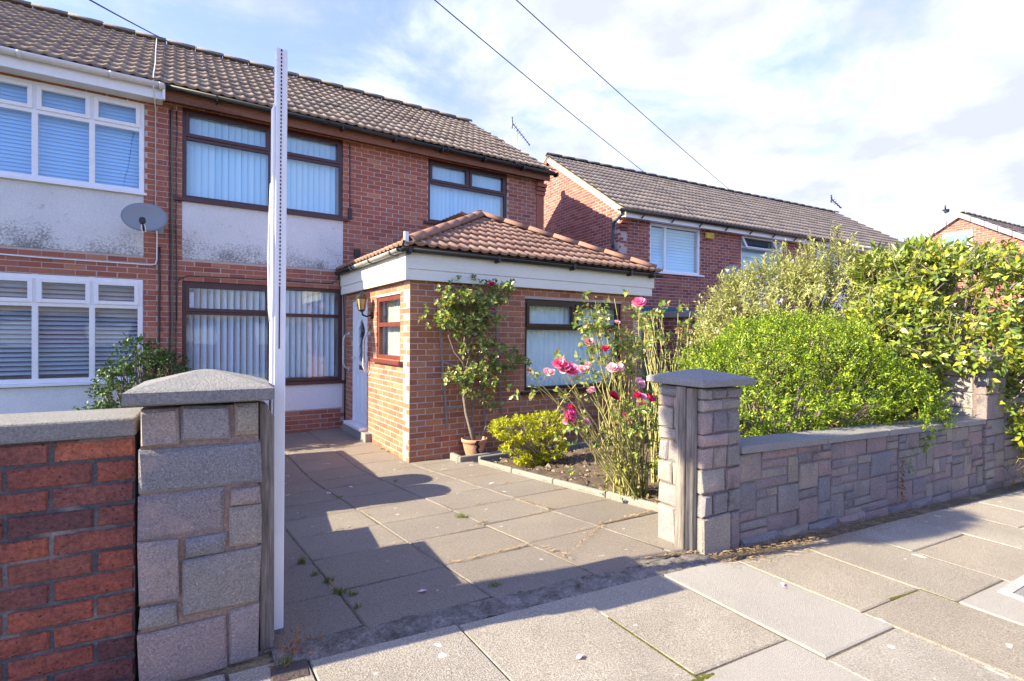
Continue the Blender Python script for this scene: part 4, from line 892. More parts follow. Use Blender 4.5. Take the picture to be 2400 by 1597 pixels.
# wall: 3.6 m of it to the second pier, then on past the frame
T = thing('stone_wall', 'low purple grey stone garden wall with concrete coping along the pavement', 'wall', (4.5, 1.75, -1.33))
def wbase(a): return zp(2.56+a, 1.9-.078*a)
b = MB(); b.quadbox([PR(.332, -1.5, -.20), PR(3.70, -1.55, -.20), PR(3.70, -1.55, -.022), PR(.332, -1.5, -.022), PR(.332, -.725, -.20), PR(3.70, -.80, -.20), PR(3.70, -.80, -.022), PR(.332, -.725, -.022)][0:8]); b.build('wall_core', M_stone_joint2, T)
secs = [(.335, 1.30), (1.305, 2.2), (2.205, 3.10), (3.105, 3.70)]
for i, (a0, a1) in enumerate(secs):
    zt = -.715-.020*(a0-.33); zb = wbase((a0+a1)/2)+.035
    FWs = Frame(PR(0, 0, -.012), BU)
    ashlar(T, FWs, a0, a1, zb, zt, M_stone_dk, rowh=.062, colw=.055, wmin=2, wmax=6, seed=21+i, rough=.004, joint=.010)
for a in np.arange(.34, 3.65, .34):     # rough plinth course at the foot
    w_ = random.uniform(.25, .34); me = piece_mesh(.325, .085, .07, .01, M_stone_dk, .012, random.randrange(6)); link('footing_stone', me, T, PR.mw(a+.165, wbase(a)+.0, .012))
ce = [.331, 1.22, 2.02, 2.72, 3.31, 3.70]
for a0, a1 in zip(ce[:-1], ce[1:]):
    z0, z1 = -.708-.020*(a0-.33), -.708-.020*(a1-.33); g_ = .004
    MB().quadbox([PR(a0+g_, z0, .012), PR(a1-g_, z1, .012), PR(a1-g_, z1, -.215), PR(a0+g_, z0, -.215), PR(a0+g_, z0+.048, .010), PR(a1-g_, z1+.048, .010), PR(a1-g_, z1+.048, -.213), PR(a0+g_, z0+.048, -.213)]).build('coping_stone', M_coping, T, bevel=.006)
T = thing('wall_pier', 'square stone wall pier half buried under the yellow green shrub', 'gate pier', (6.45, 1.78, -1.38))
P2 = Frame(PR(3.705, 0, .012), BU); P2s = Frame(PR(3.705, 0, .012)+BV*.40, -BV)
MB().fbox(P2, .012, .40, -1.5, -.20, -.39, -.014).build('pier_core', M_stone_joint2, T)
ashlar(T, P2, 0, .41, -1.36, -.20, M_stone_dk, rowh=.075, colw=.06, seed=41, rough=.005)
ashlar(T, P2s, 0, .30, -.80, -.20, mat('block_stone', [(.33, .30, .28), (.36, .33, .30)], rough=.9, grain=120, grain_amt=.25, bump=1, bump_scale=120), rowh=.15, colw=.15, wmin=2, wmax=2, hmax=1, seed=42, rough=.003)
pier_cap(T, tuple((P2(.2, 0, -.2))[:2]), .46, -.20, .05, .06)
T = thing('stone_wall', 'far stretch of stone wall running out of frame under the overhanging shrub', 'wall', (7.6, 1.6, -1.42))
MB().fbox(P2, .412, 3.4, -1.6, -.62, -.22, -.014).build('wall_core', M_stone_joint2, T)
ashlar(T, P2, .412, 2.2, -1.42, -.62, M_stone_dk, rowh=.066, colw=.055, seed=51, rough=.004)
MB().fbox(P2, .412, 3.4, -.62, -.57, -.23, .01).build('coping_stone', M_coping, T, bevel=.006)

# divider between the two front gardens: hidden behind the left pier, its shadow steps across the drive
T = thing('divider_wall', 'stepped brick garden divider hidden behind the left pier', 'wall', (.0, 5, -1.4))
FD = Frame((.19, 0, 0), (0, 1, 0))
for y0, y1, zt, xo in ((2.48, 3.27, -.655, 0), (3.275, 3.80, -.81, 0), (3.805, 4.5, -.945, 0), (4.505, 5.80, -.62, -.23), (5.805, 7.55, -.585, 0)):
    MB().fbox(FD, y0, y1, -1.65, zt-.05, -.11+xo, xo).build('wall_section', M_brick_gar, T)
    MB().fbox(FD, y0, y1, zt-.05, zt, -.13+xo, .015+xo).build('coping_stone', M_coping, T)
M_bin = mat('bin_plastic', [(.02, .04, .03)], rough=.5)
for i, y in enumerate((4.82, 5.46)):
    T = thing('wheelie_bin', ('nearer', 'farther')[i]+' dark wheelie bin hidden behind the left pier', 'bin', (.13, y, -1.5), 'wheelie bins behind the pier')
    b = MB(); b.quadbox([(.00, y-.305, -1.55), (.30, y-.305, -1.55), (.30, y+.305, -1.55), (.00, y+.305, -1.55), (-.02, y-.31, -.53), (.34, y-.31, -.53), (.34, y+.31, -.53), (-.02, y+.31, -.53)]); b.build('body', M_bin, T, bevel=.03)
    b = MB(); n = 8; prof = [(-.31, 0), (.31, 0)]+[(.31*math.cos(math.pi*k/n), .04+.11*math.sin(math.pi*k/n)) for k in range(n+1)]
    b.prism(prof, (-.02, y, -.525), (.34, y, -.525), (0, 1, 0), (0, 0, 1)); b.build('lid', M_bin, T)
    for s in (-1, 1): MB().tube([(.05, y+s*.20, -1.45), (.05, y+s*.26, -1.45)], .09, 12).build('wheel', M_black, T)

# white sign post
T = thing('sign_post', 'tall white painted timber sign post without a board beside the left pier', 'post', (.345, 2.3, -1.23))
def post(mbx, x0, x1, y0, y1, z0, z1, ln=.010):
    f = lambda z: ln*(z+1.23)/2.4
    mbx.quadbox([(x0+f(z0), y0, z0), (x1+f(z0), y0, z0), (x1+f(z0), y1, z0), (x0+f(z0), y1, z0), (x0+f(z1), y0, z1), (x1+f(z1), y0, z1), (x1+f(z1), y1, z1), (x0+f(z1), y1, z1)])
b = MB(); post(b, .323, .365, 2.235, 2.285, -1.18, 1.14); b.build('shaft', M_whitep, T, bevel=.003)
b = MB(); post(b, .3135, .3225, 2.240, 2.295, -1.17, .91); b.build('side_batten', M_whitep, T, bevel=.002)
b = MB(); post(b, .344, .354, 2.2335, 2.2346, .42, 1.15); 
M_slot = mat('slot_dark', [(.02, .02, .025)], rough=.8)
b = MB()
for k in range(62): z = .20+.0152*k; post(b, .3392, .3438, 2.2325, 2.2347, z, z+.008)
post(b, .3388, .343, 2.2328, 2.2347, -.055, .195)
b.build('fixing_slot', M_slot, T)
b = MB(); b.tube([(.3155, 2.25, .60), (.309, 2.245, .42), (.306, 2.24, .28), (.308, 2.24, .10), (.3135, 2.25, .05)], .003, 5); b.build('torn_tape', M_whitep, T)
b = MB(); post(b, .320, .367, 2.233, 2.287, -1.235, -1.181); b.build('rotten_foot', M_weath, T)

# bed edging and path
M_edge = mat('edging_concrete', [(.28, .27, .245), (.32, .31, .28)], rough=.95, grain=100, grain_amt=.25, patch=7, patch_amt=.4, patch_col=(.20, .20, .16), bump=.8, bump_scale=110)
T = thing('bed_edging', 'concrete edging strip between the drive and the rose bed', 'edging', (3.09, 4, -1.42))
for k in range(4):
    y0, y1 = 2.52+.735*k, 2.52+.735*(k+1)-.012; dz = random.uniform(-.008, .008)
    MB().quadbox([(3.065, y0, zd(3.06, y0)-.1), (3.115, y0, zd(3.06, y0)-.1), (3.115, y1, zd(3.06, y1)-.1), (3.065, y1, zd(3.06, y1)-.1), (3.068, y0, zd(3.06, y0)+.045+dz), (3.112, y0, zd(3.06, y0)+.045+dz), (3.112, y1, zd(3.06, y1)+.045+dz), (3.068, y1, zd(3.06, y1)+.045+dz)]).build('edging_block', M_edge, T, bevel=.014)
T = thing('bed_edging', 'concrete edging along the back of the rose bed facing the porch', 'edging', (4.8, 5.55, -1.54))
for k in range(5):
    x0, x1 = 3.12+.8*k, 3.12+.8*(k+1)-.015
    MB().box(x0, x1, 5.50, 5.555, -1.64, -1.475+random.uniform(-.01, .01)).build('edging_block', M_edge, T, bevel=.014)
T = thing('bed_edging', 'short concrete edging block in front of the terracotta pot', 'edging', (3.3, 5.7, -1.57))
MB().box(2.93, 3.62, 5.66, 5.72, -1.62, -1.485).build('edging_block', M_edge, T, bevel=.016)
MB().box(2.93, 2.99, 5.725, 5.95, -1.62, -1.485).build('edging_block', M_edge, T, bevel=.016)

# terracotta pot with a split side
T = thing('flower_pot', 'cracked terracotta pot standing at the porch wall', 'pot', (3.235, 5.85, -1.565))
prof = [(.095, 0), (.105, .02), (.13, .10), (.148, .18), (.155, .205), (.168, .21), (.17, .25), (.158, .252), (.152, .20), (.13, .16), (.02, .155)]
b = MB().lathe(prof, (3.235, 5.85, -1.565), 24); po = b.build('vessel', M_terra, T)
b = MB(); zig = [(.0, .25), (-.02, .21), (.012, .17), (-.008, .13), (.018, .09), (.0, .05)]
for (a, z), (a2, z2) in zip(zig[:-1], zig[1:]):
    def pp(an, zz, w):
        r = .106+.055*min(1, zz/.2)+(.012 if zz > .2 else 0)+.003; t = math.radians(-103)+an/.14+w; return (3.235+r*math.cos(t), 5.85+r*math.sin(t), -1.565+zz)
    i = len(b.v); b.v += [pp(a, z, -.12), pp(a, z, .13), pp(a2, z2, .13), pp(a2, z2, -.12)]; b.f.append((i, i+1, i+2, i+3)); b.sm.append(False)
b.build('crack', M_slot, T)
MB().lathe([(.0, .158), (.145, .165)], (3.235, 5.85, -1.565), 16).build('compost', M_soil, T)

# trellis on the porch front
M_trel = mat('grey_trellis', [(.27, .25, .235), (.33, .31, .30)], rough=.9, grain=60, grain_amt=.3, stretch=(1, 1, .1))
T = thing('trellis', 'broken grey timber fan trellis on the porch wall behind the climbing rose', 'trellis', (3.3, 6.06, -1.2))
for p0, p1 in (((2.805, 6.05, .42), (2.945, 6.05, -1.2)), ((3.20, 6.055, .35), (3.33, 6.055, -1.0)), ((3.36, 6.05, .42), (3.52, 6.05, -1.22)), ((3.65, 6.05, .52), (3.78, 6.05, -1.13)), ((2.88, 6.035, -.335), (3.20, 6.035, -.435)), ((3.40, 6.035, .235), (3.70, 6.035, .228)), ((2.90, 6.035, -.935), (3.80, 6.035, -.90)), ((2.86, 6.035, .1), (3.12, 6.035, .11))):
    q0, q1 = Vector(p0), Vector(p1); t = (q1-q0).normalized(); sd = t.cross(Vector((0, 1, 0))).normalized()
    MB().prism([(-.011, -.007), (.011, -.007), (.011, .007), (-.011, .007)], q0, q1, sd, (0, 1, 0)).build('lath', M_trel, T)

# wall lantern, rails, dish, alarm box, aerials, cables
T = thing('wall_lantern', 'black carriage lantern with amber glass beside the white front door', 'lamp', (2.40, 7.62, .4))
b = MB(); b.lathe([(.0, .0), (.055, .0), (.055, .012), (.0, .014)], (2.44, 7.55, .30), 12, (-1, 0, 0)); b.tube([(2.42, 7.55, .30), (2.36, 7.55, .28), (2.30, 7.55, .30), (2.28, 7.55, .355)], .014, 6); b.build('bracket', M_black, T)
MB().lathe([(.045, 0), (.075, .17)], (2.28, 7.55, .37), 6, smooth=False).build('shade_glass', mat('amber_glass', [(.62, .42, .20)], rough=.25, spec=.6, trans=.4), T)
b = MB().lathe([(.0, -.025), (.03, -.02), (.05, .0), (.045, .012)], (2.28, 7.55, .37), 6, smooth=False).lathe([(.085, .168), (.088, .18), (.05, .225), (.02, .235), (.02, .26), (.0, .275)], (2.28, 7.55, .37), 6, smooth=False)
for k in range(6):
    an = math.pi/3*k; b.tube([(2.28+.046*math.cos(an), 7.55+.046*math.sin(an), .37), (2.28+.077*math.cos(an), 7.55+.077*math.sin(an), .54)], .005, 4)
b.build('lantern_frame', M_black, T)
T = thing('door_bell', 'small square brass bell push under the carriage lantern', 'bell', (2.43, 7.62, .14)); MB().box(2.425, 2.44, 7.60, 7.66, .10, .16).build('plate', M_brass, T, bevel=.003)
M_rail = mat('chipped_rail', [(.66, .66, .66)], rough=.6, patch=30, patch_amt=.6, patch_col=(.25, .20, .17))
T = thing('grab_rail', 'white bent grab rail on the brick to the left of the front door', 'rail', (2.41, 8.78, -.3))
MB().tube([FS(-8.77, .02, .0), FS(-8.77, 0, .07), FS(-8.78, -.08, .09), FS(-8.79, -.45, .09), FS(-8.78, -.52, .07), FS(-8.78, -.56, 0)], .017, 7).build('bar', M_rail, T)
for z in (.02, -.56): MB().lathe([(0, .014), (.035, .012), (.035, 0)], FS(-8.775, z, 0), 10, (-1, 0, 0)).build('flange', M_rail, T)
T = thing('grab_rail', 'chipped grab rail on the brick to the right of the front door', 'rail', (2.38, 7.65, -.3))
MB().tube([FS(-7.66, .02, .0), FS(-7.66, 0, .07), FS(-7.67, -.08, .09), FS(-7.69, -.45, .09), FS(-7.68, -.52, .07), FS(-7.68, -.56, 0)], .017, 7).build('bar', M_rail, T)
for z in (.02, -.56): MB().lathe([(0, .014), (.035, .012), (.035, 0)], FS(-7.67, z, 0), 10, (-1, 0, 0)).build('flange', M_rail, T)

def dish(label, c, nrm, rx, rz, wallp, grp, big=True):
    T = thing('satellite_dish', label, 'satellite dish', c, grp); c = Vector(c); nrm = Vector(nrm).normalized()
    sx = nrm.cross(Vector((0, 0, 1))).normalized(); sz = sx.cross(nrm); b = MB(); R, N = 5, 28
    for side in (0, 1):
        i0 = len(b.v)
        for r in range(R+1):
            for k in range(N):
                an = 2*math.pi*k/N; q = r/R; b.v.append(tuple(c+sx*(rx*q*math.cos(an))+sz*(rz*q*math.sin(an))+nrm*(.05*q*q*rx/.25-.012*side)))
        for r in range(R):
            for k in range(N):
                k2 = (k+1) % N; f = (i0+r*N+k, i0+r*N+k2, i0+(r+1)*N+k2, i0+(r+1)*N+k); b.f.append(f if not side else f[::-1]); b.sm.append(True)
    i1 = (R+1)*N
    for k in range(N):
        k2 = (k+1) % N; b.f.append((R*N+k, R*N+k2, i1+R*N+k2, i1+R*N+k)); b.sm.append(False)
    b.build('reflector', M_dish, T)
    tip = c-sz*(rz*.75)+nrm*(rx*1.05)
    b = MB().tube([c-sz*rz*.95+nrm*.03, tip-sz*.03], .011, 6); b.build('arm', M_black, T)
    b = MB().tube([tip-nrm*.06-sz*.02, tip+nrm*.04-sz*.05], .03, 8).tube([tip-nrm*.07, tip-nrm*.02+sz*.015], .036, 10); b.build('receiver', M_black, T)
    w = Vector(wallp); MB().tube([c-nrm*.02, c-nrm*.1, w+Vector((0, -.08, 0)), w], .018, 6).box(w.x-.05, w.x+.05, w.y-.012, w.y, w.z-.08, w.z+.08).build('wall_bracket', M_metal, T)
    return T, tip
Td, tip = dish('grey oval satellite dish on the brick strip between the two houses', (-.35, 8.62, 1.565), (-.06, -.88, .30), .262, .215, (-.20, 9.0, 1.52), None)
dish('small grey satellite dish beside the upper window of the far terrace', tuple(nb(3.5, .30, 1.69)), tuple(-NV*.75-NU*.55+Vector((0, 0, .25))), .22, .22, tuple(nb(3.62, .0, 1.52)), None)
T = thing('alarm_box', 'yellow alarm box on the brick beside the first neighbour window', 'alarm box', tuple(nb(2.95, 0, 2.65)))
b = MB(); b.quadbox([nb(2.81, .07, 2.575), nb(3.10, .07, 2.575), nb(3.10, 0, 2.575), nb(2.81, 0, 2.575), nb(2.81, .07, 2.73), nb(3.10, .07, 2.73), nb(3.10, 0, 2.73), nb(2.81, 0, 2.73)]); b.build('case', M_yellow, T, bevel=.012)
for k in range(3): MB().quadbox([nb(2.96, .074, 2.60+.035*k), nb(3.07, .074, 2.60+.035*k), nb(3.07, .0705, 2.60+.035*k), nb(2.96, .0705, 2.60+.035*k), nb(2.96, .074, 2.615+.035*k), nb(3.07, .074, 2.615+.035*k), nb(3.07, .0705, 2.615+.035*k), nb(2.96, .0705, 2.615+.035*k)]).build('vent_slot', mat('alarm_dark', [(.40, .30, .06)], rough=.6), T)
def aerial(label, base, h, boom, L, n, r=.012, cross=.12):
    T = thing('tv_aerial', label, 'aerial', base); p = Vector(base); top = p+Vector((0, 0, h)); MB().tube([p, top], r, 6).build('mast', M_metal, T)
    bd = Vector(boom).normalized(); a = top-bd*L*.25; e = top+bd*L*.75; sd = bd.cross(Vector((0, 0, 1))).normalized()
    MB().tube([a, e], r*1.3, 6).build('boom', M_black, T)
    for k in range(n):
        q = a+(e-a)*(k+.5)/n; l = cross*(1-.5*k/n); MB().tube([q-sd*l, q+sd*l], r*.8, 5).build('element', M_black, T)
    for s in (-1, 1): MB().tube([a, a+Vector((0, 0, s*.16))-bd*.03], r*1.6, 5).build('reflector_bar', M_black, T)
aerial('tv aerial on a thin mast rising over the near roof slope', (7.93, 12, 4.6), 1.15, (.62, -.1, -.62), .75, 9, .009)
aerial('tiny tv aerial on the ridge of the neighbour terrace', (23.40, 11, 5.1), .72, (.5, -.2, -.4), .6, 5, .018)
aerial('tv aerial behind the far gable at the right edge', (26.2, 8.05, 4.0), 1.25, (.9, .2, .0), .7, 5, .018)
def wire(label, pts, r=.009, n=5, m=M_black, grp=None):
    T = thing('overhead_wire', label, 'wire', pts[0], grp); MB().tube(pts, r, n).build('strand', m, T)
def ray(v, t): return Vector(v)*t
M_wire = mat('blue_black_wire', [(.02, .03, .06)], rough=.6)
for lab, d0, e1, t0 in (('telephone wire at the top left running down behind the main roof', (-.089, .89, .448), (.234, 12.5, 5.78), 7.5), ('left of the pair of telephone wires crossing the sky', (.355, .764, .539), (12.145, 11.06, 4.962), 9.0), ('right of the pair of telephone wires crossing the sky', (.467, .697, .544), (16.421, 11.06, 5.111), 10.0)):
    a = ray(d0, t0); e = Vector(e1); back = a+(a-e)*.5
    pts = [back+(e-back)*k/24+Vector((0, 0, -1.1*(e-back).length/20*(k/24)*(1-k/24)*.35)) for k in range(25)]
    wire(lab, pts, .0085, 5, M_wire)
T = thing('wall_cable', 'white dish cable looping along the brick band under the left render panel', 'cable', (-.3, 8.99, 1.0))
MB().tube([FM(-3.2, 1.02, .012), FM(-1.4, .985, .012), FM(-.55, .985, .012), FM(-.30, .985, .012), FM(-.245, 1.0, .012), FM(-.228, 1.06, .012), FM(-.226, 1.4, .014), FM(-.23, 1.50, .03)], .009, 5).build('strand', M_upvc, T)
T = thing('wall_cable', 'white cable running down over the tiles at the party line', 'cable', (-.3, 10, 4))
MB().tube([(-.30, 11.6, 5.44), (-.285, 10.6, 4.80), (-.26, 9.4, 4.03), (-.26, 8.72, 3.60), (-.262, 8.66, 3.45), (-.25, 8.74, 3.28), (-.245, 8.985, 3.2), (-.245, 8.985, 1.8)], .007, 5).build('strand', M_gutw, T)
T = thing('wall_cable', 'white loop of cable hanging under the left satellite dish', 'cable', tuple(tip))
MB().tube([tip+Vector((0, .02, -.02)), tip+Vector((.03, .03, -.08)), tip+Vector((.04, .03, -.15)), tip+Vector((.01, .03, -.17)), tip+Vector((-.01, .03, -.12)), tip+Vector((.0, .02, -.04))], .006, 5).build('strand', M_upvc, T)
for lab, x, z0, z1, r, m in (('black cable pipe left of the party line on the brick strip', -.197, -1.55, 1.25, .013, M_black), ('grey green cable between the satellite dish and the brown window', -.045, -1.4, 3.28, .011, mat('old_green_cable', [(.13, .15, .13)], rough=.7)), ('thin dark cable next to the brown window frame', .006, -1.5, 3.25, .007, M_black), ('dark stained cable on the party line', -.075, -1.5, 3.25, .008, M_black)):
    T = thing('wall_cable', lab, 'cable', (x, 8.98, z0)); MB().tube([FM(x+.012*mnoise.noise(Vector((x*40, z*2.2, 1))), z, .012) for z in np.linspace(z0, z1, 16)], r, 5).build('strand', m, T)
T = thing('wall_cable', 'black cable curving over the brown lower window', 'cable', (.3, 8.98, .85))
MB().tube([FM(.012, .2, .012), FM(.012, .72, .012), FM(.05, .82, .012), FM(.15, .86, .012), FM(1.2, .875, .012), FM(2.2, .87, .012), FM(2.31, .95, .014), FM(2.33, 1.12, .02), FM(2.42, 1.2, .02), FM(2.60, 1.22, .012)], .007, 5).build('strand', M_black, T)
T = thing('wall_cable', 'black cable dropping beside the upper brown window to the porch', 'cable', (2.5, 8.98, 3))
MB().tube([FM(2.45, 3.3, .012), FM(2.50, 3.28, .012), FM(2.505, 2.2, .012), FM(2.50, 2.05, .012)], .008, 5).box(2.475, 2.535, 8.96, 8.998, 2.0, 2.18).build('strand', M_black, T)
T = thing('wall_cable', 'black cable in the corner between the porch and the lower window', 'cable', (2.42, 8.97, 0))
MB().tube([FM(2.36, 1.05, .03), FM(2.335, .85, .03), FM(2.40, .70, .03), FM(2.415, .2, .03), FM(2.41, -.45, .03), FM(2.43, -.62, .03), FM(2.425, -1.5, .03)], .010, 5).build('strand', M_black, T)

# window sticker (plain print) in the lower brown window
T = thing('window_sticker', 'small pale blue sticker inside the top pane of the lower brown window', 'sticker', (.20, 9.06, .5))
MB().fbox(FM, .158, .225, .40, .63, -.066, -.0645).build('film', mat('sticker', [(.40, .55, .75), (.75, .80, .85), (.25, .35, .6)], rand=False, patch=35, rough=.5), T)

# between the porch and the neighbour
T = thing('timber_gate', 'grey weathered board gate between the porch and the boundary wall', 'gate', (7.1, 6.62, -1.58))
for k in range(9):
    x0 = 6.60+.105*k; zt = .44+(-.10 if k == 0 else -.03 if k == 1 else 0)
    MB().box(x0, x0+.098, 6.60, 6.622, -1.55, zt+random.uniform(-.008, .008)).build('board', M_grey_wood, T, bevel=.004)
for z in (-1.2, .1): MB().box(6.60, 7.54, 6.623, 6.66, z, z+.09).build('rail', M_grey_wood, T)
T = thing('boundary_wall', 'brick boundary wall with pale concrete coping behind the rose bush', 'wall', (7.7, 5.8, -1.6))
FB = Frame((7.60, 0, 0), (0, -1, 0))
wall(T, FB, -7.4, -4.3, -1.65, .36, [], M_mortar, M_brick_far, thick=.2, limit=300, zstart=-1.65, name='wall_core')
for y0 in (4.3, 5.33, 6.36): MB().box(7.54, 7.88, y0, y0+1.022, .362, .47).build('coping_stone', M_coping, T, bevel=.01)
T = thing('side_canopy', 'teal painted canopy board on the neighbour wall above the timber gate', 'canopy', tuple(nb(.3, .5, .6)))
b = MB(); b.quadbox([nb(-.9, .42, .50), nb(2.3, .42, .50), nb(2.3, .38, .50), nb(-.9, .38, .50), nb(-.9, .42, .68), nb(2.3, .42, .68), nb(2.3, .38, .68), nb(-.9, .38, .68)]); b.build('fascia_board', M_teal, T)
b = MB(); b.quadbox([nb(-.9, .38, .62), nb(2.3, .38, .62), nb(2.3, .02, .70), nb(-.9, .02, .70), nb(-.9, .38, .65), nb(2.3, .38, .65), nb(2.3, .02, .73), nb(-.9, .02, .73)]); b.build('deck', M_teal, T)
T = thing('iron_gate', 'black wrought iron gate with scrolls half hidden by the variegated shrub', 'gate', (7.28, 5.5, -1.5))
def scroll(c, r, ax, turn=1.6, s=1):
    pts = []
    for k in range(26):
        t = k/25; an = 2*math.pi*turn*t; rr = r*(1-.85*t); pts.append(Vector(c)+Vector(ax)*(s*rr*math.cos(an))+Vector((0, 0, rr*math.sin(an))))
    return pts
gx = Vector((.75, -.66, 0))
c0 = Vector((7.25, 5.60, 0))
for z in (-1.4, .16): MB().tube([c0+Vector((0, 0, z)), c0+gx*.9+Vector((0, 0, z))], .012, 5).build('bar', M_black, T)
for k in range(7): MB().tube([c0+gx*(.15*k)+Vector((0, 0, -1.45)), c0+gx*(.15*k)+Vector((0, 0, .2+.12*(k == 0)))], .010, 5).build('bar', M_black, T)
for z, s in ((.06, 1), (-.16, -1), (.27, 1), (-.30, 1)): MB().tube(scroll(c0+gx*.07+Vector((0, 0, z)), .075, gx, 1.6, s), .009, 5).build('scroll', M_black, T)
# ------------------------------------------------------------------ plants
RNG = np.random.default_rng(5)
def unit(a): return a/np.maximum(1e-9, np.linalg.norm(a, axis=-1, keepdims=True))
def leaf_obj(name, m, P, D, N, L, Wd, parent, rim='edge', fold=.12, droop=.12, kind=None):
    n = len(P); D = unit(D); N = unit(N-D*np.sum(N*D, 1, keepdims=True)); Sd = np.cross(D, N)
    L = np.broadcast_to(np.asarray(L, float), (n,))[:, None]; Wd = np.broadcast_to(np.asarray(Wd, float), (n,))[:, None]
    V = np.empty((n, 5, 3))
    V[:, 0] = P; V[:, 1] = P+D*L*.48-Sd*Wd/2+N*Wd*fold; V[:, 2] = P+D*L*.48+Sd*Wd/2+N*Wd*fold
    V[:, 3] = P+D*L-N*L*droop; V[:, 4] = P+D*L*.5-N*L*droop*.2
    me = bpy.data.meshes.new(name); me.vertices.add(n*5); me.vertices.foreach_set('co', V.reshape(-1).astype(np.float32))
    T = np.array([[0, 2, 4], [2, 3, 4], [3, 1, 4], [1, 0, 4]]); F = (T[None]+(np.arange(n)*5)[:, None, None]).reshape(-1).astype(np.int32)
    nf = n*4; me.loops.add(nf*3); me.loops.foreach_set('vertex_index', F); me.polygons.add(nf)
    me.polygons.foreach_set('loop_start', np.arange(0, nf*3, 3, dtype=np.int32))
    at = me.attributes.new('rim', 'FLOAT', 'POINT'); r = np.tile(np.array([.3, 1, 1, .9, 0.]) if rim == 'edge' else np.array([.2, 0, 0, 0, .6]), n); at.data.foreach_set('value', r.astype(np.float32))
    me.polygons.foreach_set('use_smooth', np.ones(nf, bool)); me.materials.append(m); me.update(); me.validate()
    return link(name, me, parent, None, kind)
def shoots(P, D, ln, n, spread=.9, up=.0, curve=.0, jit=.25, t0=.12):
    """leaf bases/directions/normals along straight-ish shoots"""
    k = len(P); D = unit(D); ln = np.broadcast_to(np.asarray(ln, float), (k,))
    A = unit(np.cross(D, RNG.normal(size=(k, 3)))); B = np.cross(D, A)
    j = np.arange(n); t = t0+(1-t0)*(j+.5)/n; an = j*2.4+RNG.uniform(0, 6.28, (k, 1))
    rad = A[:, None]*np.cos(an)[..., None]+B[:, None]*np.sin(an)[..., None]
    bend = np.array([0, 0, 1.])*curve
    pos = P[:, None]+D[:, None]*(ln[:, None]*t)[..., None]+bend*(ln[:, None]*t**2)[..., None]
    sp = spread*(1.15-.55*t)[None, :, None]
    dr = unit(D[:, None]*np.cos(sp)+rad*np.sin(sp)+np.array([0, 0, up])+RNG.normal(size=(k, n, 3))*jit)
    nm = unit(D[:, None]-dr*.3+np.array([0, 0, .5])+RNG.normal(size=(k, n, 3))*jit)
    return pos.reshape(-1, 3), dr.reshape(-1, 3), nm.reshape(-1, 3)
def blob(els, n, nf=3., na=.15, inner=.0, low=None):
    """points on the outside of a union of ellipsoids (cx,cy,cz,rx,ry,rz); noise pushes the surface in and out"""
    E = np.array(els, float); ar = (E[:, 3]*E[:, 4]*E[:, 5])**(2/3); out_p, out_n = [], []; cnt = 0
    while cnt < n:
        i = RNG.choice(len(E), size=n, p=ar/ar.sum()); d = unit(RNG.normal(size=(n, 3))); e = E[i]
        q = e[:, :3]+d*e[:, 3:]
        nz = np.array([mnoise.noise(Vector(x*nf)) + .5*mnoise.noise(Vector(x*nf*2.3)) for x in q])
        f = 1+na*nz-inner*RNG.random(n)**2
        p = e[:, :3]+d*e[:, 3:]*f[:, None]; nr = unit(d/e[:, 3:])
        ok = np.ones(n, bool)
        for j in range(len(E)):
            ins = np.sum(((p-E[j, :3])/E[j, 3:])**2, 1) < .80*(1-inner*.6)
            ok &= ~(ins & (i != j))
        if low is not None: ok &= p[:, 2] > low
        out_p.append(p[ok]); out_n.append(nr[ok]); cnt += ok.sum()
    return np.concatenate(out_p)[:n], np.concatenate(out_n)[:n]
def stems(mbx, base, tips, r0, r1, sag=.15, n=6, wob=.03):
    for t in tips:
        b = Vector(base)+Vector((random.uniform(-.05, .05), random.uniform(-.05, .05), 0)); t = Vector(t); pts = []
        for k in range(n+1):
            q = k/n; p = b.lerp(t, q)+Vector((0, 0, sag*math.sin(math.pi*q)*(t-b).length*.3)); w_ = wob*math.sin(math.pi*q)
            pts.append(p+Vector((random.uniform(-w_, w_), random.uniform(-w_, w_), random.uniform(-w_, w_)*.5)))
        mbx.tube(pts, [r0+(r1-r0)*k/n for k in range(n+1)], 5, cap=False)
M_bark = mat('grey_bark', [(.17, .135, .11), (.26, .22, .19)], rand=False, patch=20, rough=.95, grain=60, grain_amt=.3)
M_green_stem = mat('rose_stem', [(.30, .33, .09), (.40, .36, .14), (.30, .20, .09)], rand=False, patch=9, rough=.7)

# clipped conifer behind the low wall
T = thing('conifer_shrub', 'dense bright green low conifer shrub spilling over the stone wall', 'shrub', (4.7, 2.4, -1.3))
els = [(4.15, 2.62, -.62, .78, .62, .62), (4.85, 2.55, -.48, .82, .70, .66), (5.35, 2.15, -.68, .55, .46, .46), (4.3, 2.28, -.95, .95, .34, .42), (5.2, 2.05, -.95, .62, .28, .42), (4.65, 2.75, -.20, .50, .42, .36), (3.55, 2.62, -.95, .34, .34, .36)]
P, N = blob(els, 16500, 6.5, .26, .12, low=-1.32)
nzv = np.array([mnoise.noise(Vector(q*8.5))+.6*mnoise.noise(Vector(q*19)) for q in P]); kp = nzv > -.27; P, N, nzv = P[kp], N[kp], nzv[kp]; P = P+N*(nzv*.055)[:, None]
D = unit(N*.8+np.array([0, 0, .55])+RNG.normal(size=N.shape)*.42)
p, d, nm = shoots(P-D*.03, D, RNG.uniform(.05, .10, len(P)), 8, .95, jit=.3)
M_yew = leaf_mat('conifer_leaf', [(.035, .08, .010), (.10, .19, .014), (.21, .32, .02), (.34, .43, .025), (.42, .48, .035), (.14, .24, .016), (.06, .12, .012)], trans=.25, rough=.5)
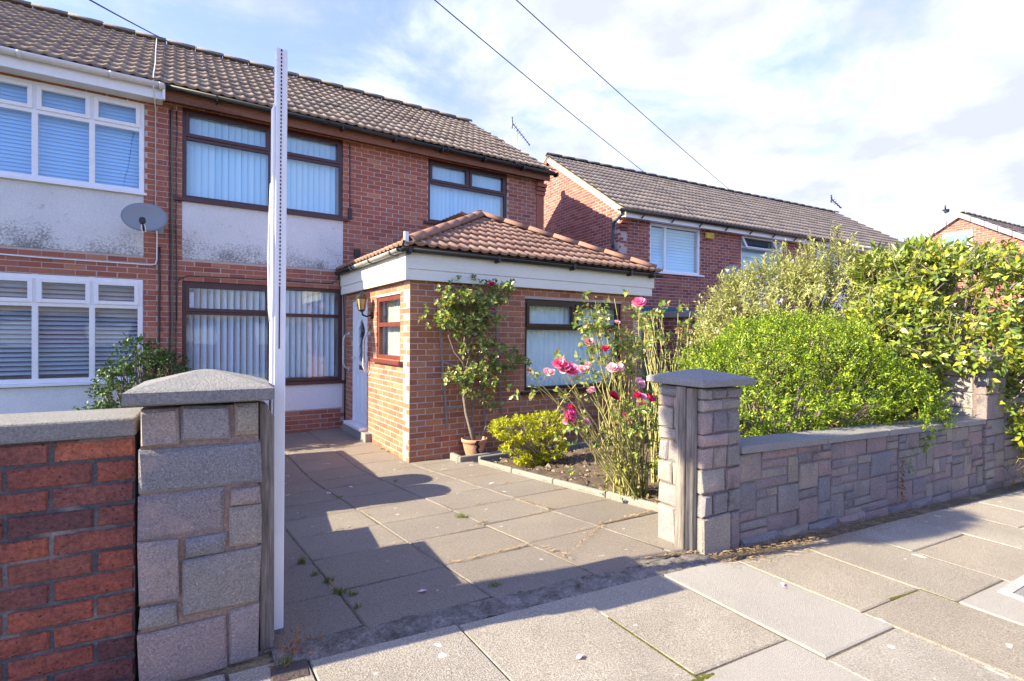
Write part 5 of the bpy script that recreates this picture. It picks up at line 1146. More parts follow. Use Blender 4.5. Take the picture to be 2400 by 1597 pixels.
leaf_obj('foliage', M_yew, p, d, nm, RNG.uniform(.020, .034, len(p)), RNG.uniform(.009, .014, len(p)), T)
b = MB(); tips = P[RNG.choice(len(P), 90)]; stems(b, (4.5, 2.6, -1.35), tips*.93+np.array([4.6, 2.5, -.8])*.07, .016, .003, 0)
b.build('branch', M_bark, T)
P, N = blob([(4.4, 2.2, -.75, .75, .3, .3), (5.0, 2.1, -.7, .5, .3, .3)], 60, 4, .1)
p, d, nm = shoots(P, unit(N+RNG.normal(size=N.shape)*.5), .07, 10, .9); leaf_obj('dead_foliage', leaf_mat('dead_needle', [(.17, .10, .05), (.25, .16, .08)]), p, d, nm, .03, .01, T)

# pale straggly plant at the pier foot
T = thing('ground_shrub', 'pale straggly cream edged plant between the right pier and the conifer', 'shrub', (3.3, 2.35, -1.2))
P, N = blob([(3.28, 2.38, -1.0, .22, .2, .28), (3.38, 2.2, -.95, .16, .14, .2)], 90, 5, .3, .4)
M_var = leaf_mat('variegated_leaf', [(.12, .19, .035), (.19, .26, .05), (.09, .15, .035), (.25, .28, .07), (.15, .21, .04), (.28, .21, .08)], edge=(.50, .48, .18), trans=.28)
p, d, nm = shoots(P, unit(N+np.array([0, 0, .5])+RNG.normal(size=N.shape)*.4), .16, 12, .9); leaf_obj('foliage', M_var, p, d, nm, .04, .013, T)
b = MB(); stems(b, (3.3, 2.35, -1.33), P[:30], .006, .002); b.build('branch', M_bark, T)

# variegated shrub
T = thing('variegated_shrub', 'tall loose cream and green variegated shrub with feathery shoots in front of the far terrace', 'shrub', (6.9, 4.0, -1.5))
els = [(7.15, 4.85, -.40, .62, .70, .85), (6.85, 4.1, .05, .75, .85, 1.0), (6.95, 3.3, .25, .70, .75, .90), (7.1, 2.7, .20, .6, .6, .75), (6.6, 4.55, -.75, .6, .55, .6), (6.0, 4.0, -.85, .6, .6, .55), (6.2, 3.3, -.5, .6, .6, .7)]
P, N = blob(els, 4300, 2.2, .24, .30)
D = unit(N*.65+np.array([0, 0, .75])+RNG.normal(size=N.shape)*.38)
p, d, nm = shoots(P-D*.12, D, RNG.uniform(.16, .36, len(P)), 17, 1.0, curve=-.1, jit=.28)
leaf_obj('foliage', M_var, p, d, nm, RNG.uniform(.045, .075, len(p)), RNG.uniform(.014, .023, len(p)), T)
sp = []
for (X, Y, Z) in ((7.30, 5.0, .95), (7.05, 4.75, .72), (6.95, 4.9, .45), (7.05, 3.98, 1.42), (7.12, 3.80, 1.15), (7.0, 3.62, 1.43), (7.10, 3.55, 1.25), (7.05, 3.33, 1.48), (7.12, 3.22, 1.42), (6.95, 2.95, 1.15), (7.2, 2.85, 1.22), (7.1, 5.2, .15), (6.95, 4.45, 1.0), (7.1, 2.55, 1.08), (6.9, 5.2, -.15), (6.9, 4.2, 1.22), (6.85, 3.5, 1.30), (7.0, 3.15, 1.3)): sp.append((X, Y, Z))
sp = np.array(sp); P2_ = []; D2_ = []; L2_ = []
for q in sp:
    for k in range(4):
        o = q+np.array([random.uniform(-.09, .09), random.uniform(-.09, .09), -.48-.1*random.random()]); P2_.append(o); D2_.append([random.uniform(-.16, .16), random.uniform(-.16, .16), 1]); L2_.append(random.uniform(.34, .52))
p, d, nm = shoots(np.array(P2_), np.array(D2_), np.array(L2_), 26, 1.0, jit=.25); leaf_obj('feathery_shoots', M_var, p, d, nm, RNG.uniform(.045, .075, len(p)), .018, T)
b = MB(); 
for q in P2_: stems(b, (6.9, 4.0, -1.4), [q], .02, .005, 0, wob=.06)
for q, d_, l in zip(P2_, D2_, L2_): b.tube([q, np.array(q)+np.array(d_)*l], .004, 4)
stems(b, (6.7, 4.3, -1.5), P[RNG.choice(len(P), 110)], .018, .003, 0); b.build('branch', M_bark, T)
M_wflow = leaf_mat('pale_blossom', [(.72, .58, .56), (.80, .72, .70), (.70, .50, .50)], trans=.3)
P, N = blob(els, 85, 2.2, .2); p, d, nm = shoots(P+N*.06, N, .03, 7, 1.2); leaf_obj('blossom', M_wflow, p, d, nm, .032, .022, T)

# elaeagnus: big shrub at the right edge
T = thing('yellow_green_shrub', 'large yellow splashed evergreen shrub overhanging the wall at the right edge', 'shrub', (7.2, 2.2, -1.4))
els = [(7.0, 2.15, .18, .80, .62, .72), (7.6, 2.1, .30, 1.0, .7, .80), (8.4, 2.2, .3, .9, .8, .85), (6.25, 2.35, -.02, .62, .50, .50), (6.75, 1.70, -.28, .42, .28, .38), (7.05, 1.42, -.52, .42, .26, .46), (7.5, 1.50, -.3, .55, .35, .6), (6.95, 1.38, -.75, .30, .20, .34), (5.75, 2.30, -.05, .36, .30, .28), (7.1, 2.4, .55, .6, .5, .5), (6.42, 1.80, -.06, .40, .34, .24), (6.72, 1.50, -.42, .26, .20, .36)]
P, N = blob(els, 2300, 2.4, .20, .22)
keep = ~((P[:, 1] < 1.55-.078*(P[:, 0]-7)) & (P[:, 0] < 6.60) & (P[:, 2] < -.28)); P, N = P[keep], N[keep]
D = unit(N*.8+np.array([0, 0, .05])+RNG.normal(size=N.shape)*.5)
p, d, nm = shoots(P-D*.14, D, RNG.uniform(.14, .30, len(P)), 10, .95, curve=-.25, jit=.3)
M_ela = leaf_mat('elaeagnus_leaf', [(.05, .11, .03), (.08, .15, .035), (.14, .22, .04), (.46, .46, .04), (.09, .16, .03), (.22, .30, .04), (.58, .46, .03), (.11, .18, .04), (.06, .12, .035), (.16, .24, .04)], edge=(.40, .44, .06), trans=.25, rough=.32, spec=.5)
sc = RNG.uniform(.055, .098, len(p)); leaf_obj('foliage', M_ela, p, d, nm, sc, sc*.48, T, rim='centre', fold=.10, droop=.10)
b = MB(); stems(b, (7.2, 2.3, -1.5), P[RNG.choice(len(P), 130)], .022, .004, 0); 
for q, d_ in zip(P[:420], D[:420]): b.tube([q-d_*.2, q+d_*.16], .004, 4)
b.build('branch', M_bark, T)
T = thing('laurel_shrub', 'bush with long narrow bright green leaves in front of the far gable', 'shrub', (7.1, 2.62, -1.4))
P, N = blob([(7.0, 2.62, .70, .42, .32, .30), (7.4, 2.45, .82, .38, .3, .25)], 130, 3, .2, .3); D = unit(N*.6+np.array([-.3, 0, .45])+RNG.normal(size=N.shape)*.35)
p, d, nm = shoots(P-D*.1, D, .22, 10, .8, jit=.2); leaf_obj('foliage', leaf_mat('laurel_leaf', [(.10, .17, .02), (.20, .27, .03), (.32, .38, .06), (.15, .22, .025)], trans=.35, rough=.3, spec=.5), p, d, nm, RNG.uniform(.11, .17, len(p)), .036, T)
b = MB(); stems(b, (7.1, 2.62, -1.5), P, .012, .004, 0); b.build('branch', M_bark, T)

# dark shrub in front of the left house
T = thing('garden_shrub', 'dark green small leaved shrub in front of the white framed house', 'shrub', (-.5, 8.2, -1.6))
els = [(-.42, 8.2, -.42, .34, .26, .34), (-.30, 8.2, -.62, .42, .28, .40), (-.55, 8.15, -.75, .34, .28, .30), (-.08, 8.3, -.55, .24, .25, .30), (-.75, 8.0, -1.02, .30, .25, .16)]
P, N = blob(els, 520, 4, .3, .5); D = unit(N*.6+np.array([0, -.1, .25])+RNG.normal(size=N.shape)*.5)
for q in ((-.38, 8.2, .02), (-.5, 8.15, -.02), (-.06, 8.3, -.03), (-.95, 8.0, -1.05), (-1.0, 8.0, -1.12), (-.92, 8.0, -.88), (.15, 8.3, -.4)): P = np.vstack([P, np.array(q)-[0, 0, .12]]); D = np.vstack([D, [random.uniform(-.3, .3), -.1, 1]])
p, d, nm = shoots(P-D*.06, D, .16, 9, 1.0, curve=-.3, jit=.35); leaf_obj('foliage', leaf_mat('dark_leaf', [(.035, .075, .02), (.06, .115, .028), (.09, .15, .035), (.045, .095, .025)], trans=.3), p, d, nm, RNG.uniform(.035, .052, len(p)), .03, T)
b = MB(); stems(b, (-.4, 8.25, -1.6), P[::5], .014, .004, .1); b.build('branch', M_bark, T)

# azalea
T = thing('azalea_bush', 'small lime yellow azalea bush in the soil in front of the porch', 'shrub', (3.62, 4.85, -1.5))
els = [(3.30, 4.9, -1.06, .30, .25, .14), (3.62, 4.85, -1.03, .24, .24, .15), (3.08, 4.9, -1.02, .16, .16, .09), (3.62, 4.75, -1.28, .20, .2, .15), (3.25, 4.8, -1.36, .14, .12, .06), (3.42, 4.82, -1.42, .18, .12, .06), (3.15, 4.85, -1.25, .12, .1, .05)]
P, N = blob(els, 620, 6, .25, .25); D = unit(N*.6+np.array([0, 0, .5])+RNG.normal(size=N.shape)*.35)
p, d, nm = shoots(P-D*.03, D, .05, 10, 1.1, jit=.25); leaf_obj('foliage', leaf_mat('azalea_leaf', [(.38, .42, .02), (.56, .56, .03), (.68, .62, .04), (.24, .31, .02), (.50, .52, .03)], trans=.5, rough=.4), p, d, nm, RNG.uniform(.028, .044, len(p)), .016, T)
b = MB(); stems(b, (3.66, 4.85, -1.52), P[::9], .013, .003, .1, wob=.05); b.tube([(3.66, 4.85, -1.55), (3.655, 4.85, -1.38)], .028, 7); b.build('branch', mat('pale_twig', [(.30, .24, .19)], rough=.9), T)

# roses
def bloom_mesh(name, m, R, seed, loose=1.0):
    rg = random.Random(seed); V = []; F = []
    for ring, (n, r, tilt, h) in enumerate(((5, 1.0, .35, -.05), (5, .86, .75, .05), (5, .66, 1.05, .12), (4, .42, 1.3, .16))):
        for k in range(n):
            an = 2*math.pi*(k+.5*ring)/n+rg.uniform(-.2, .2); tl = tilt*rg.uniform(.8, 1.15)/loose; rr = r*R*rg.uniform(.85, 1.1); i = len(V)
            ca, sa = math.cos(an), math.sin(an)
            for (s, wd, cup) in ((0, .12, 0), (.55, .55, .10), (1, .40, -.06)):
                for q in (-1, 0, 1):
                    x = rr*s*math.cos(tl); z = rr*s*math.sin(tl)+h*R+(cup*R*(1-abs(q)*1.4)*-1)+rg.uniform(-.02, .02)*R; y = q*wd*rr
                    x -= abs(q)*.12*rr*s
                    V.append((x*ca-y*sa, x*sa+y*ca, z))
            for a in range(2):
                for c in range(2): F.append((i+a*3+c, i+a*3+c+1, i+a*3+c+4, i+a*3+c+3))
    me = bpy.data.meshes.new(name); me.from_pydata(V, [], F); me.polygons.foreach_set('use_smooth', [True]*len(F)); me.materials.append(m); me.update(); return me
M_pk = leaf_mat('pink_petal', [(.85, .14, .33), (.88, .30, .45), (.80, .07, .26), (.90, .50, .60)], trans=.3, rough=.6)
M_pp = leaf_mat('pale_pink_petal', [(.88, .45, .52), (.90, .66, .68), (.85, .30, .42)], trans=.3, rough=.6)
M_rd = leaf_mat('crimson_petal', [(.55, .015, .08), (.68, .03, .13), (.75, .10, .22)], trans=.3, rough=.6)
M_lil = leaf_mat('lilac_petal', [(.80, .40, .60), (.86, .60, .74), (.74, .26, .52)], trans=.3, rough=.6)
M_mag = leaf_mat('magenta_petal', [(.74, .06, .33), (.82, .18, .42)], trans=.3, rough=.6)
M_dead = leaf_mat('dead_petal', [(.33, .19, .10), (.45, .30, .18), (.24, .13, .07), (.52, .38, .24)], trans=.2, rough=.9)
BM = {k: [bloom_mesh('bloom', m, 1.0, i*7+j) for j in range(3)] for i, (k, m) in enumerate((('pk', M_pk), ('pp', M_pp), ('rd', M_rd), ('li', M_lil), ('mg', M_mag)))}
BD_ = [bloom_mesh('dead_bloom', M_dead, 1.0, 50+j, .7) for j in range(3)]
def put_bloom(parent, p, R, me, name='bloom', label=None, nrm=None):
    n = Vector(nrm or (random.uniform(-.7, .3), -.6+random.uniform(-.4, .3), .75)).normalized()
    mw = Matrix.Translation(Vector(p)) @ n.to_track_quat('Z', 'Y').to_matrix().to_4x4() @ Matrix.Rotation(random.uniform(0, 6), 4, 'Z') @ Matrix.Diagonal((R, R, R, 1))
    link(name, me, parent, mw, label=label)
def SC(x, y, Y):   # the garden position at distance Y (metres from the lens line) seen where the photograph shows it
    d = FWD + RGT*((x-1200)/F_PX) - UPV*((y-798.5)/F_PX); return d*(Y/d.y)
T = thing('rose_bush', 'leggy rose bush full of pink and crimson blooms beside the right pier', 'rose bush', (3.32, 3.0, -1.36))
FLW = [(3.20, 3.0, .275, .058, 'pk'), (2.82, 3.2, -.05, .056, 'pp'), (2.364, 3.0, -.204, .052, 'pk'), (2.45, 2.98, -.25, .062, 'pk'), (2.251, 3.0, -.257, .040, 'pp'), (2.81, 2.9, -.25, .058, 'pp'), (2.984, 3.0, -.243, .058, 'pk'), (3.10, 2.9, -.37, .056, 'li'), (2.81, 2.9, -.455, .055, 'rd'), (3.02, 2.8, -.474, .048, 'li'), (3.19, 2.88, -.499, .056, 'rd'), (2.97, 2.8, -.455, .046, 'rd'), (2.469, 3.0, -.585, .055, 'mg'), (2.51, 3.03, -.54, .045, 'rd'), (2.62, 3.0, -.65, .040, 'pp'), (3.06, 3.0, -.636, .038, 'mg'), (3.12, 3.1, -.05, .040, 'pp'), (2.67, 3.1, -.26, .042, 'pp'), (2.92, 3.1, -.094, .036, 'rd'), (3.22, 3.1, -.21, .034, 'pp'), (2.687, 3.0, -.409, .036, 'pp'), (2.73, 3.1, -.22, .034, 'pp'), (2.46, 3.0, -.62, .048, 'pk'), (2.40, 2.98, -.235, .050, 'pk'), (2.86, 2.88, -.24, .048, 'pp'), (3.07, 2.83, -.50, .046, 'pk'), (2.98, 3.05, .12, .022, 'pp')]
b = MB(); base = (3.22, 3.10, -1.38); tipsx = []
rg = random.Random(3)
for (x, y, z, R, k) in FLW:
    put_bloom(T, (x, y, z), R*(1.12 if k == 'pk' else 1.0), BM[k][rg.randrange(3)]); tipsx.append((x, y, z-.02))
    if rg.random() < .8: put_bloom(T, (x+rg.uniform(-.03, .03), y+rg.uniform(-.03, .03), z+rg.uniform(-.04, .01)), R*.72, BM['pp' if k != 'rd' else 'rd'][rg.randrange(3)])
for k in range(12): tipsx.append((rg.uniform(2.55, 3.45), rg.uniform(2.75, 3.4), rg.uniform(-.65, .18)))
for (sx, sy, Yd) in ((1105, 905, 3.0), (1255, 900, 3.05), (1240, 870, 3.0), (1395, 700, 3.0), (1385, 725, 3.05), (1440, 700, 3.1), (1180, 890, 3.0), (1205, 940, 2.95), (1400, 740, 3.1), (1375, 745, 3.0), (1470, 770, 3.0), (1420, 735, 3.1)): 
    if sx > 1235: tipsx.append(tuple(SC(sx, sy, Yd)))
for t in tipsx:
    stems(b, (base[0]+rg.uniform(-.15, .12), base[1]+rg.uniform(-.12, .12), base[2]), [t], .0075, .0026, .12, 7, .035)
    if rg.random() < .6:
        q = Vector(base).lerp(Vector(t), rg.uniform(.45, .75)); stems(b, q, [q+Vector((rg.uniform(-.25, .25), rg.uniform(-.12, .12), rg.uniform(.12, .4)))], .004, .002, .1, 4, .02); tipsx.append(tuple(q+Vector((rg.uniform(-.2, .2), rg.uniform(-.1, .1), rg.uniform(.12, .35))))) if len(tipsx) < 60 else None
b.tube([SC(1280, 940, 3.1), SC(1262, 910, 3.1), SC(1238, 906, 3.1)], .003, 4)
b.tube([(3.30, 3.0, -1.4), (3.28, 2.98, -1.05)], .014, 6)
b.build('stem', M_green_stem, T)
tp = np.array(tipsx); hi = tp[tp[:, 2] > -.12]; tp = np.vstack([tp, hi, hi, hi]); idx = RNG.choice(len(tp), 210); cen = tp[idx]+RNG.normal(size=(210, 3))*.06; cen[:, 2] -= np.abs(RNG.normal(size=210))*.14
top = cen[:, 2] > -.1
p, d, nm = shoots(cen, unit(RNG.normal(size=(210, 3))+np.array([-.3, -.4, .1])), .09, 7, 1.0, jit=.3)
M_rl = leaf_mat('rose_leaf', [(.08, .16, .03), (.14, .24, .04), (.24, .31, .06), (.38, .39, .09), (.28, .17, .07), (.10, .20, .04)], trans=.35, rough=.4, spec=.5)
leaf_obj('foliage', M_rl, p, d, nm, RNG.uniform(.03, .055, len(p)), RNG.uniform(.022, .034, len(p)), T)
bs = np.array(base)+RNG.normal(size=(55, 3))*np.array([.20, .14, .13])+np.array([.02, 0, .22])
p, d, nm = shoots(bs, unit(RNG.normal(size=(55, 3))+np.array([0, -.3, .5])), .09, 8, 1.0); leaf_obj('lower_foliage', leaf_mat('lower_rose_leaf', [(.13, .19, .04), (.22, .27, .06), (.36, .34, .12), (.30, .20, .09)], trans=.35), p, d, nm, RNG.uniform(.025, .05, len(p)), .024, T)
for k in range(16):
    t = tipsx[rg.randrange(len(FLW), len(tipsx))]; put_bloom(T, t, rg.uniform(.016, .028), BD_[rg.randrange(3)], 'dead_bloom')
T = thing('rose_bush', 'second rose with brown faded flower heads in front of the boundary wall and gate', 'rose bush', (4.05, 3.3, -1.35))
b = MB(); tips2 = []
for k in range(26): tips2.append(tuple(SC(rg.uniform(1505, 1625), rg.uniform(725, 890), rg.uniform(3.3, 3.75))))
for (sx, sy) in ((1543, 733), (1520, 745), (1538, 752), (1516, 775), (1592, 775), (1600, 790), (1597, 770), (1615, 780), (1610, 797), (1528, 778), (1575, 800), (1607, 815)):
    q = tuple(SC(sx, sy, rg.uniform(3.4, 3.7))); tips2.append(q); put_bloom(T, q, rg.uniform(.030, .046), BD_[rg.randrange(3)], 'dead_bloom')
for t in tips2: stems(b, (3.95+rg.uniform(-.2, .2), 3.3, -1.38), [t], .007, .0026, .12, 7, .04)
b.build('stem', M_green_stem, T)
tp = np.array(tips2)[RNG.choice(len(tips2), 70)]+RNG.normal(size=(70, 3))*.07
p, d, nm = shoots(tp, unit(RNG.normal(size=(70, 3))+np.array([-.3, -.4, .1])), .09, 7, 1.0, jit=.3); leaf_obj('foliage', M_rl, p, d, nm, RNG.uniform(.035, .06, len(p)), .034, T)

# climbing rose on the trellis
T = thing('climbing_rose', 'climbing rose with glossy leaves trained on the trellis above the terracotta pot', 'climbing rose', (3.25, 5.9, -1.35))
CL = [(2.66, .38, .10, 3), (2.80, .45, .16, 10), (2.95, .52, .17, 14), (3.12, .45, .18, 16), (3.28, .42, .17, 15), (3.45, .55, .14, 12), (3.62, .63, .09, 5), (3.70, .66, .05, 3), (2.78, .25, .12, 6), (2.70, .16, .10, 5), (3.05, .22, .18, 15), (3.22, .18, .17, 14), (3.38, .25, .12, 7), (3.15, -.02, .14, 10), (3.30, -.10, .12, 8), (3.45, -.08, .12, 6), (3.60, -.18, .13, 7), (3.80, -.25, .12, 7), (3.98, -.32, .09, 5), (3.25, -.35, .14, 11), (3.20, -.50, .10, 6), (3.50, -.40, .13, 7), (3.70, -.42, .10, 4), (2.95, -.52, .10, 6), (2.85, -.48, .09, 4), (3.10, -.62, .09, 5), (3.12, -.72, .07, 4), (3.42, -.62, .11, 7), (3.38, -.74, .07, 3), (3.60, -.60, .07, 3), (3.45, -.86, .06, 3)]
pp = []
for x, z, r, n in CL:
    for k in range(int(n*(1.9 if z > .0 else 1.4))): pp.append((x+random.gauss(0, r*.55), 5.86+random.uniform(-.14, .12), z+random.gauss(0, r*.5)))
pp = np.array(pp); D = unit(RNG.normal(size=pp.shape)*.8+np.array([0, -.6, .15]))
p, d, nm = shoots(pp, D, .11, 7, 1.0, curve=-.2, jit=.3); nm = unit(nm+np.array([-.5, -.4, .3]))
leaf_obj('foliage', leaf_mat('climber_leaf', [(.06, .13, .025), (.12, .21, .035), (.20, .29, .05), (.32, .37, .07), (.46, .40, .09), (.09, .17, .03), (.24, .17, .06), (.16, .25, .04)], trans=.3, rough=.3, spec=.6), p, d, nm, RNG.uniform(.045, .07, len(p)), RNG.uniform(.034, .05, len(p)), T)
b = MB()
def vine(pts, r0, r1): b.tube([Vector(q) for q in pts], [r0+(r1-r0)*k/(len(pts)-1) for k in range(len(pts))], 7)
vine([(3.25, 5.85, -1.42), (3.19, 5.87, -1.22), (3.15, 5.92, -1.0), (3.13, 5.95, -.8), (3.16, 5.96, -.6), (3.15, 5.94, -.45)], .024, .017)
vine([(3.15, 5.94, -.45), (3.10, 5.93, -.33), (2.98, 5.93, -.2), (2.90, 5.93, 0.0), (2.88, 5.92, .2), (2.82, 5.9, .38)], .014, .006)
vine([(3.15, 5.94, -.45), (3.20, 5.93, -.25), (3.12, 5.93, -.05), (3.18, 5.93, .15), (3.22, 5.92, .35), (3.3, 5.9, .5)], .013, .006)
vine([(3.17, 5.95, -.65), (3.33, 5.94, -.45), (3.50, 5.93, -.2), (3.75, 5.92, -.25), (3.95, 5.9, -.33)], .011, .004)
vine([(3.28, 5.86, -1.42), (3.22, 5.9, -1.1), (3.26, 5.93, -.85), (3.38, 5.93, -.6), (3.48, 5.93, -.4), (3.45, 5.92, -.1), (3.42, 5.91, .3), (3.55, 5.9, .6), (3.72, 5.88, .68)], .010, .004)
vine([(3.30, 5.85, -1.42), (3.36, 5.84, -1.25), (3.40, 5.84, -1.17)], .011, .008)
for q in pp[::3]: stems(b, (q[0]*.6+3.2*.4, 5.93, q[2]-.15), [q], .004, .002, .05, 3, .01)
b.build('stem', M_bark, T)
for x, z, R, k in ((3.44, .67, .055, 'rd'), (3.43, .25, .045, 'rd'), (3.46, .35, .034, 'mg'), (3.20, .02, .03, 'pp')): put_bloom(T, (x, 5.78, z), R, BM[k][0], label='single crimson bloom under the cladding' if R > .05 else None)

# litter, weeds, moss
def sliver(mbx, p, an, L, w, m=.004):
    c, s = math.cos(an)*L/2, math.sin(an)*L/2; z = p[2]
    i = len(mbx.v); k = random.uniform(0, .012)
    mbx.v += [(p[0]-c, p[1]-s, z), (p[0]+c, p[1]+s, z+k), (p[0]+c-s*w/L*2, p[1]+s+c*w/L*2, z+k+.001), (p[0]-c-s*w/L*2, p[1]-s+c*w/L*2, z+.002)]; mbx.f.append((i, i+1, i+2, i+3)); mbx.sm.append(False)
M_straw = leaf_mat('dry_grass', [(.26, .17, .09), (.36, .25, .13), (.19, .12, .07), (.42, .31, .18)], trans=.1, rough=.9)
b = MB(); rg = random.Random(9)
def strew(x0, y0, x1, y1, n, wd=.025, zf=zd, L=(.010, .032)):
    for k in range(n):
        q = rg.random(); x = x0+(x1-x0)*q+rg.gauss(0, wd); y = y0+(y1-y0)*q+rg.gauss(0, wd*.6); an = math.atan2(y1-y0, x1-x0)+rg.gauss(0, .6)
        sliver(b, (x, y, zf(x, y)+.004+rg.uniform(0, .006)), an, rg.uniform(*L), rg.uniform(.002, .005))
for (a, c) in JOINTS:
    if a[1] > 2.2 and rg.random() < .75:
        for s in range(2):
            q0 = rg.random()*.7; q1 = q0+.3
            strew(a[0]+(c[0]-a[0])*q0, a[1]+(c[1]-a[1])*q0, a[0]+(c[0]-a[0])*q1, a[1]+(c[1]-a[1])*q1, rg.choice((3, 7, 14)), .006)
for (x0, y0, x1, y1, n) in ((1.30, 2.55, 1.83, 2.575, 70), (1.85, 2.28, 2.45, 2.62, 50), (2.45, 2.66, 3.02, 2.68, 90), (1.78, 3.14, 1.86, 3.2, 30), (1.86, 2.5, 1.86, 2.25, 25), (2.435, 3.7, 2.435, 3.2, 30), (.75, 4.66, 1.2, 4.66, 20), (2.2, 2.02, 2.6, 1.92, 120)): strew(x0, y0, x1, y1, n, .013)
for k in range(1500):
    a = abs(rg.gauss(.6, 1.1)); 
    if a > 3.6: continue
    x, y = 2.56+a, 1.9-.078*a-abs(rg.gauss(.05, .08))-.02; sliver(b, (x, y, zp(x, y)+.004+rg.uniform(0, .008)), rg.uniform(0, 6), rg.uniform(.010, .04), rg.uniform(.0012, .003))
o = b.build('dry_grass', M_straw, None, kind='stuff'); tag(o, 'dry straw coloured grass and litter lying along the paving joints and wall foot', 'dry grass')
b = MB()
def tuft(x, y, zf, n, h, r):
    for k in range(n):
        an = rg.uniform(0, 6.28); bx, by = x+rg.gauss(0, r*.4), y+rg.gauss(0, r*.4); z = zf(bx, by)-.004; l = rg.uniform(.4, 1)*h; sp = rg.uniform(.1, .8)*r
        i = len(b.v); w = .0022; ca, sa = math.cos(an), math.sin(an)
        b.v += [(bx-sa*w, by+ca*w, z), (bx+sa*w, by-ca*w, z), (bx+ca*sp, by+sa*sp, z+l)]; b.f.append((i, i+1, i+2)); b.sm.append(False)
for (x, y, n, h, r) in ((.60, 3.08, 70, .055, .03), (.62, 2.85, 50, .03, .03), (.655, 2.70, 70, .04, .03), (.66, 2.52, 90, .04, .035), (.71, 2.46, 60, .03, .03), (.68, 2.3, 30, .03, .02), (1.79, 3.42, 160, .03, .05), (1.82, 3.5, 60, .02, .03), (1.32, 2.17, 60, .02, .04), (.33, 1.99, 40, .04, .03), (.62, 4.1, 40, .03, .03), (1.24, 4.75, 60, .025, .05), (2.46, 3.2, 60, .02, .03), (1.9, 5.1, 40, .03, .03), (2.42, 7.0, 60, .05, .05), (2.44, 6.8, 50, .05, .04)): tuft(x, y, zd, n, h, r)
for k in range(60): tuft(rg.uniform(3.15, 4.6), rg.uniform(2.6, 5.4), lambda x, y: zd(min(x, 3.6), y)+.03, rg.choice((4, 8, 14)), rg.uniform(.03, .09), .03)
o = b.build('weeds', leaf_mat('weed_blade', [(.07, .12, .02), (.12, .18, .03), (.22, .24, .06), (.32, .27, .10)], trans=.3), None, kind='stuff'); tag(o, 'small green weeds growing in the cracks of the drive and bed', 'weeds')
# moss strips in pavement joints
b = MB()
def moss(x0, y0, x1, y1, w, n=40):
    for k in range(n):
        q = k/n; x, y = x0+(x1-x0)*q, y0+(y1-y0)*q; r = w*(.6+.6*rg.random()); L = math.hypot(x1-x0, y1-y0)/n*1.3; an = math.atan2(y1-y0, x1-x0)
        i = len(b.v); ca, sa = math.cos(an), math.sin(an); z = zp(x, y)
        for (u, v, h) in ((-L, -r, -.004), (L, -r, -.004), (L, 0, .003), (-L, 0, .003), (L, r, -.004), (-L, r, -.004)): b.v.append((x+u*ca/2-v*sa, y+u*sa/2+v*ca, z+h))
        b.f += [(i, i+1, i+2, i+3), (i+3, i+2, i+4, i+5)]; b.sm += [True, True]
moss(1.60, 1.66, 1.60, 1.20, .012, 50); moss(1.52, 1.20, 1.68, 1.19, .022, 16); moss(2.98, 1.12, 3.22, 1.08, .010, 20); moss(3.25, 1.08, 3.25, .92, .008, 14)
o = b.build('moss', mat('moss', [(.16, .15, .02), (.10, .11, .02), (.22, .19, .03)], rand=False, patch=25, rough=1, grain=120, grain_amt=.4, bump=1, bump_scale=90), pav, kind='stuff')
# soil clods and pebbles in the bed
b = MB(); rg = random.Random(4)
for k in range(900):
    x, y = rg.uniform(3.14, 4.9), rg.uniform(2.5, 5.45); s = rg.uniform(.006, .024)*(1 if rg.random() < .9 else 1.8); z = zd(min(x, 3.6), y)+.025
    i = len(b.v); V = [Vector((rg.gauss(0, 1), rg.gauss(0, 1), rg.gauss(0, .7))).normalized()*s for _ in range(6)]
    base6 = [Vector((s, 0, 0)), Vector((0, s, 0)), Vector((-s, 0, 0)), Vector((0, -s, 0)), Vector((0, 0, s*.8)), Vector((0, 0, -s*.8))]
    b.v += [tuple(Vector((x, y, z))+q*rg.uniform(.7, 1.3)) for q in base6]
    for f in ((0, 1, 4), (1, 2, 4), (2, 3, 4), (3, 0, 4), (1, 0, 5), (2, 1, 5), (3, 2, 5), (0, 3, 5)): b.f.append(tuple(i+j for j in f)); b.sm.append(False)
o = b.build('soil_clods', mat('clod', [(.16, .115, .08), (.10, .07, .05), (.24, .18, .13), (.33, .27, .22)], rough=1, grain=90, grain_amt=.3), None, kind='stuff'); tag(o, 'loose brown soil clods and small stones in the rose bed', 'soil clods')
M_petal = leaf_mat('fallen_petal', [(.85, .62, .66), (.80, .35, .5), (.86, .80, .80)], trans=.2)
pts = [(2.87, 5.68), (2.55, 5.35), (2.95, 5.38), (2.6, 4.35), (1.2, 5.0), (1.45, 5.15), (1.0, 2.28), (3.0, 5.5), (1.05, 6.2), (1.3, 1.5), (2.6, 1.45)]
P = np.array([(x+random.uniform(-.02, .02), y, (zd if y > 2.1 else zp)(x, y)+.008) for x, y in pts for _ in range(3)])
o = leaf_obj('fallen_petals', M_petal, P, RNG.normal(size=P.shape)*np.array([1, 1, .1]), np.tile([0, 0, 1.], (len(P), 1)), .03, .022, None, kind='stuff'); tag(o, 'pale fallen rose petals scattered on the paving', 'petals')
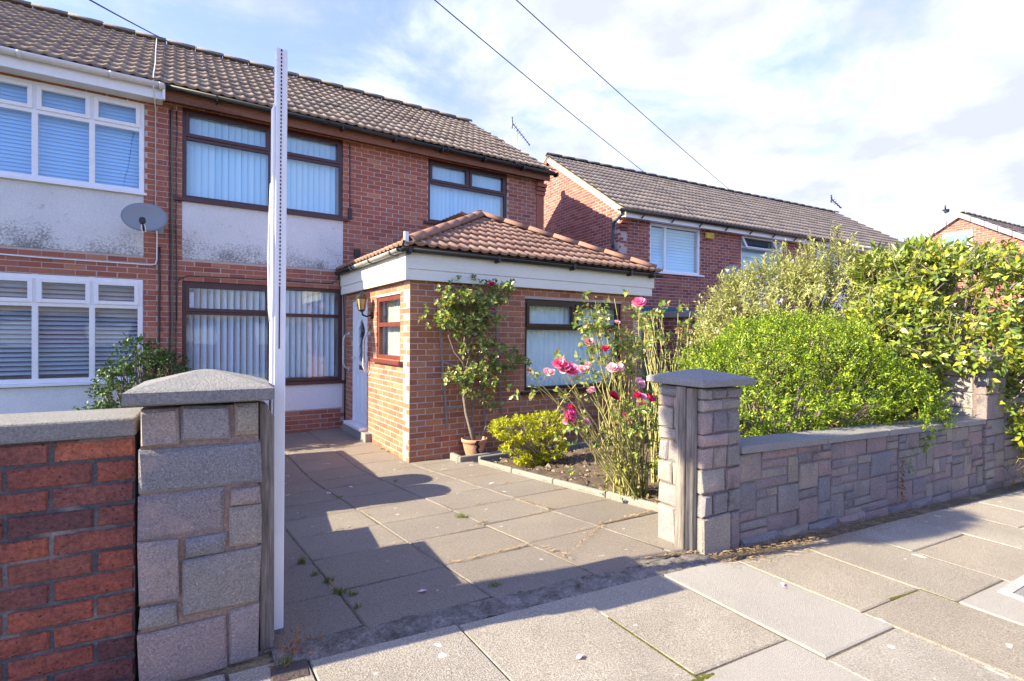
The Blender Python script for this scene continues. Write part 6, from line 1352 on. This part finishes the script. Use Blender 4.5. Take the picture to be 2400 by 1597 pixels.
# dried seed stalks against the far end of the wall
T = thing('dry_stalks', 'dry brown seed stalks growing at the foot of the far stone wall', 'weeds', (6.7, 1.5, -1.38))
b = MB()
for k in range(14):
    x = 6.55+rg.uniform(-.1, .55); y = 1.52-.078*(x-6.6)-.02; z = zp(x, y); t = Vector((x+rg.gauss(0, .08), y-.06+rg.gauss(0, .04), z+rg.uniform(.12, .34))); b.tube([(x, y, z), ((x+t.x)/2, y, z+(t.z-z)*.55), t], .002, 4)
    for s in range(3): b.tube([t, t+Vector((rg.gauss(0, .03), rg.gauss(0, .03), rg.uniform(.0, .04)))], .003, 4)
b.build('stalk', M_straw, T)
T = thing('rust_weed', 'rust coloured dried weed hanging in the middle joint of the stone wall', 'weeds', (4.9, 1.7, -1.2))
P = np.array([PR(2.205+random.gauss(0, .012), -1.27+.34*k/60, .012) for k in range(60)]); leaf_obj('foliage', leaf_mat('rust_leaf', [(.16, .06, .03), (.22, .10, .04)]), P, RNG.normal(size=P.shape)*.5+np.array([0, -.5, -.4]), RNG.normal(size=P.shape), .028, .012, T)
T = thing('dry_fern', 'dry brown weed at the foot of the left pier by the white post', 'weeds', (.37, 2.05, -1.19))
P = np.array([(.37+random.gauss(0, .035), 2.03+random.gauss(0, .03), -1.185+abs(random.gauss(0, .035))) for k in range(60)]); leaf_obj('foliage', leaf_mat('brown_leaf', [(.30, .14, .06), (.20, .09, .04), (.38, .22, .10)]), P, RNG.normal(size=P.shape)+np.array([0, 0, .6]), RNG.normal(size=P.shape), .03, .010, T)

# small street tree just out of frame on the left: its crown shades the top of the right pier
T = thing('garden_tree', 'young round headed tree in the next garden left of the picture', 'tree', (-3.6, 3.1, -1.4))
MB().tube([(-3.6, 3.2, -1.5), (-3.6, 3.2, .8), (-3.6, 3.2, 3.0)], [.05, .04, .02], 8).build('trunk', M_bark, T)
P, N = blob([(-3.6, 3.20, 3.27, .32, .20, .36)], 700, 4, .08, .7); p, d, nm = shoots(P, unit(N+RNG.normal(size=N.shape)*.5), .07, 8, 1.0); leaf_obj('crown', leaf_mat('tree_leaf', [(.06, .11, .02), (.10, .17, .03)]), p, d, nm, .05, .04, T)
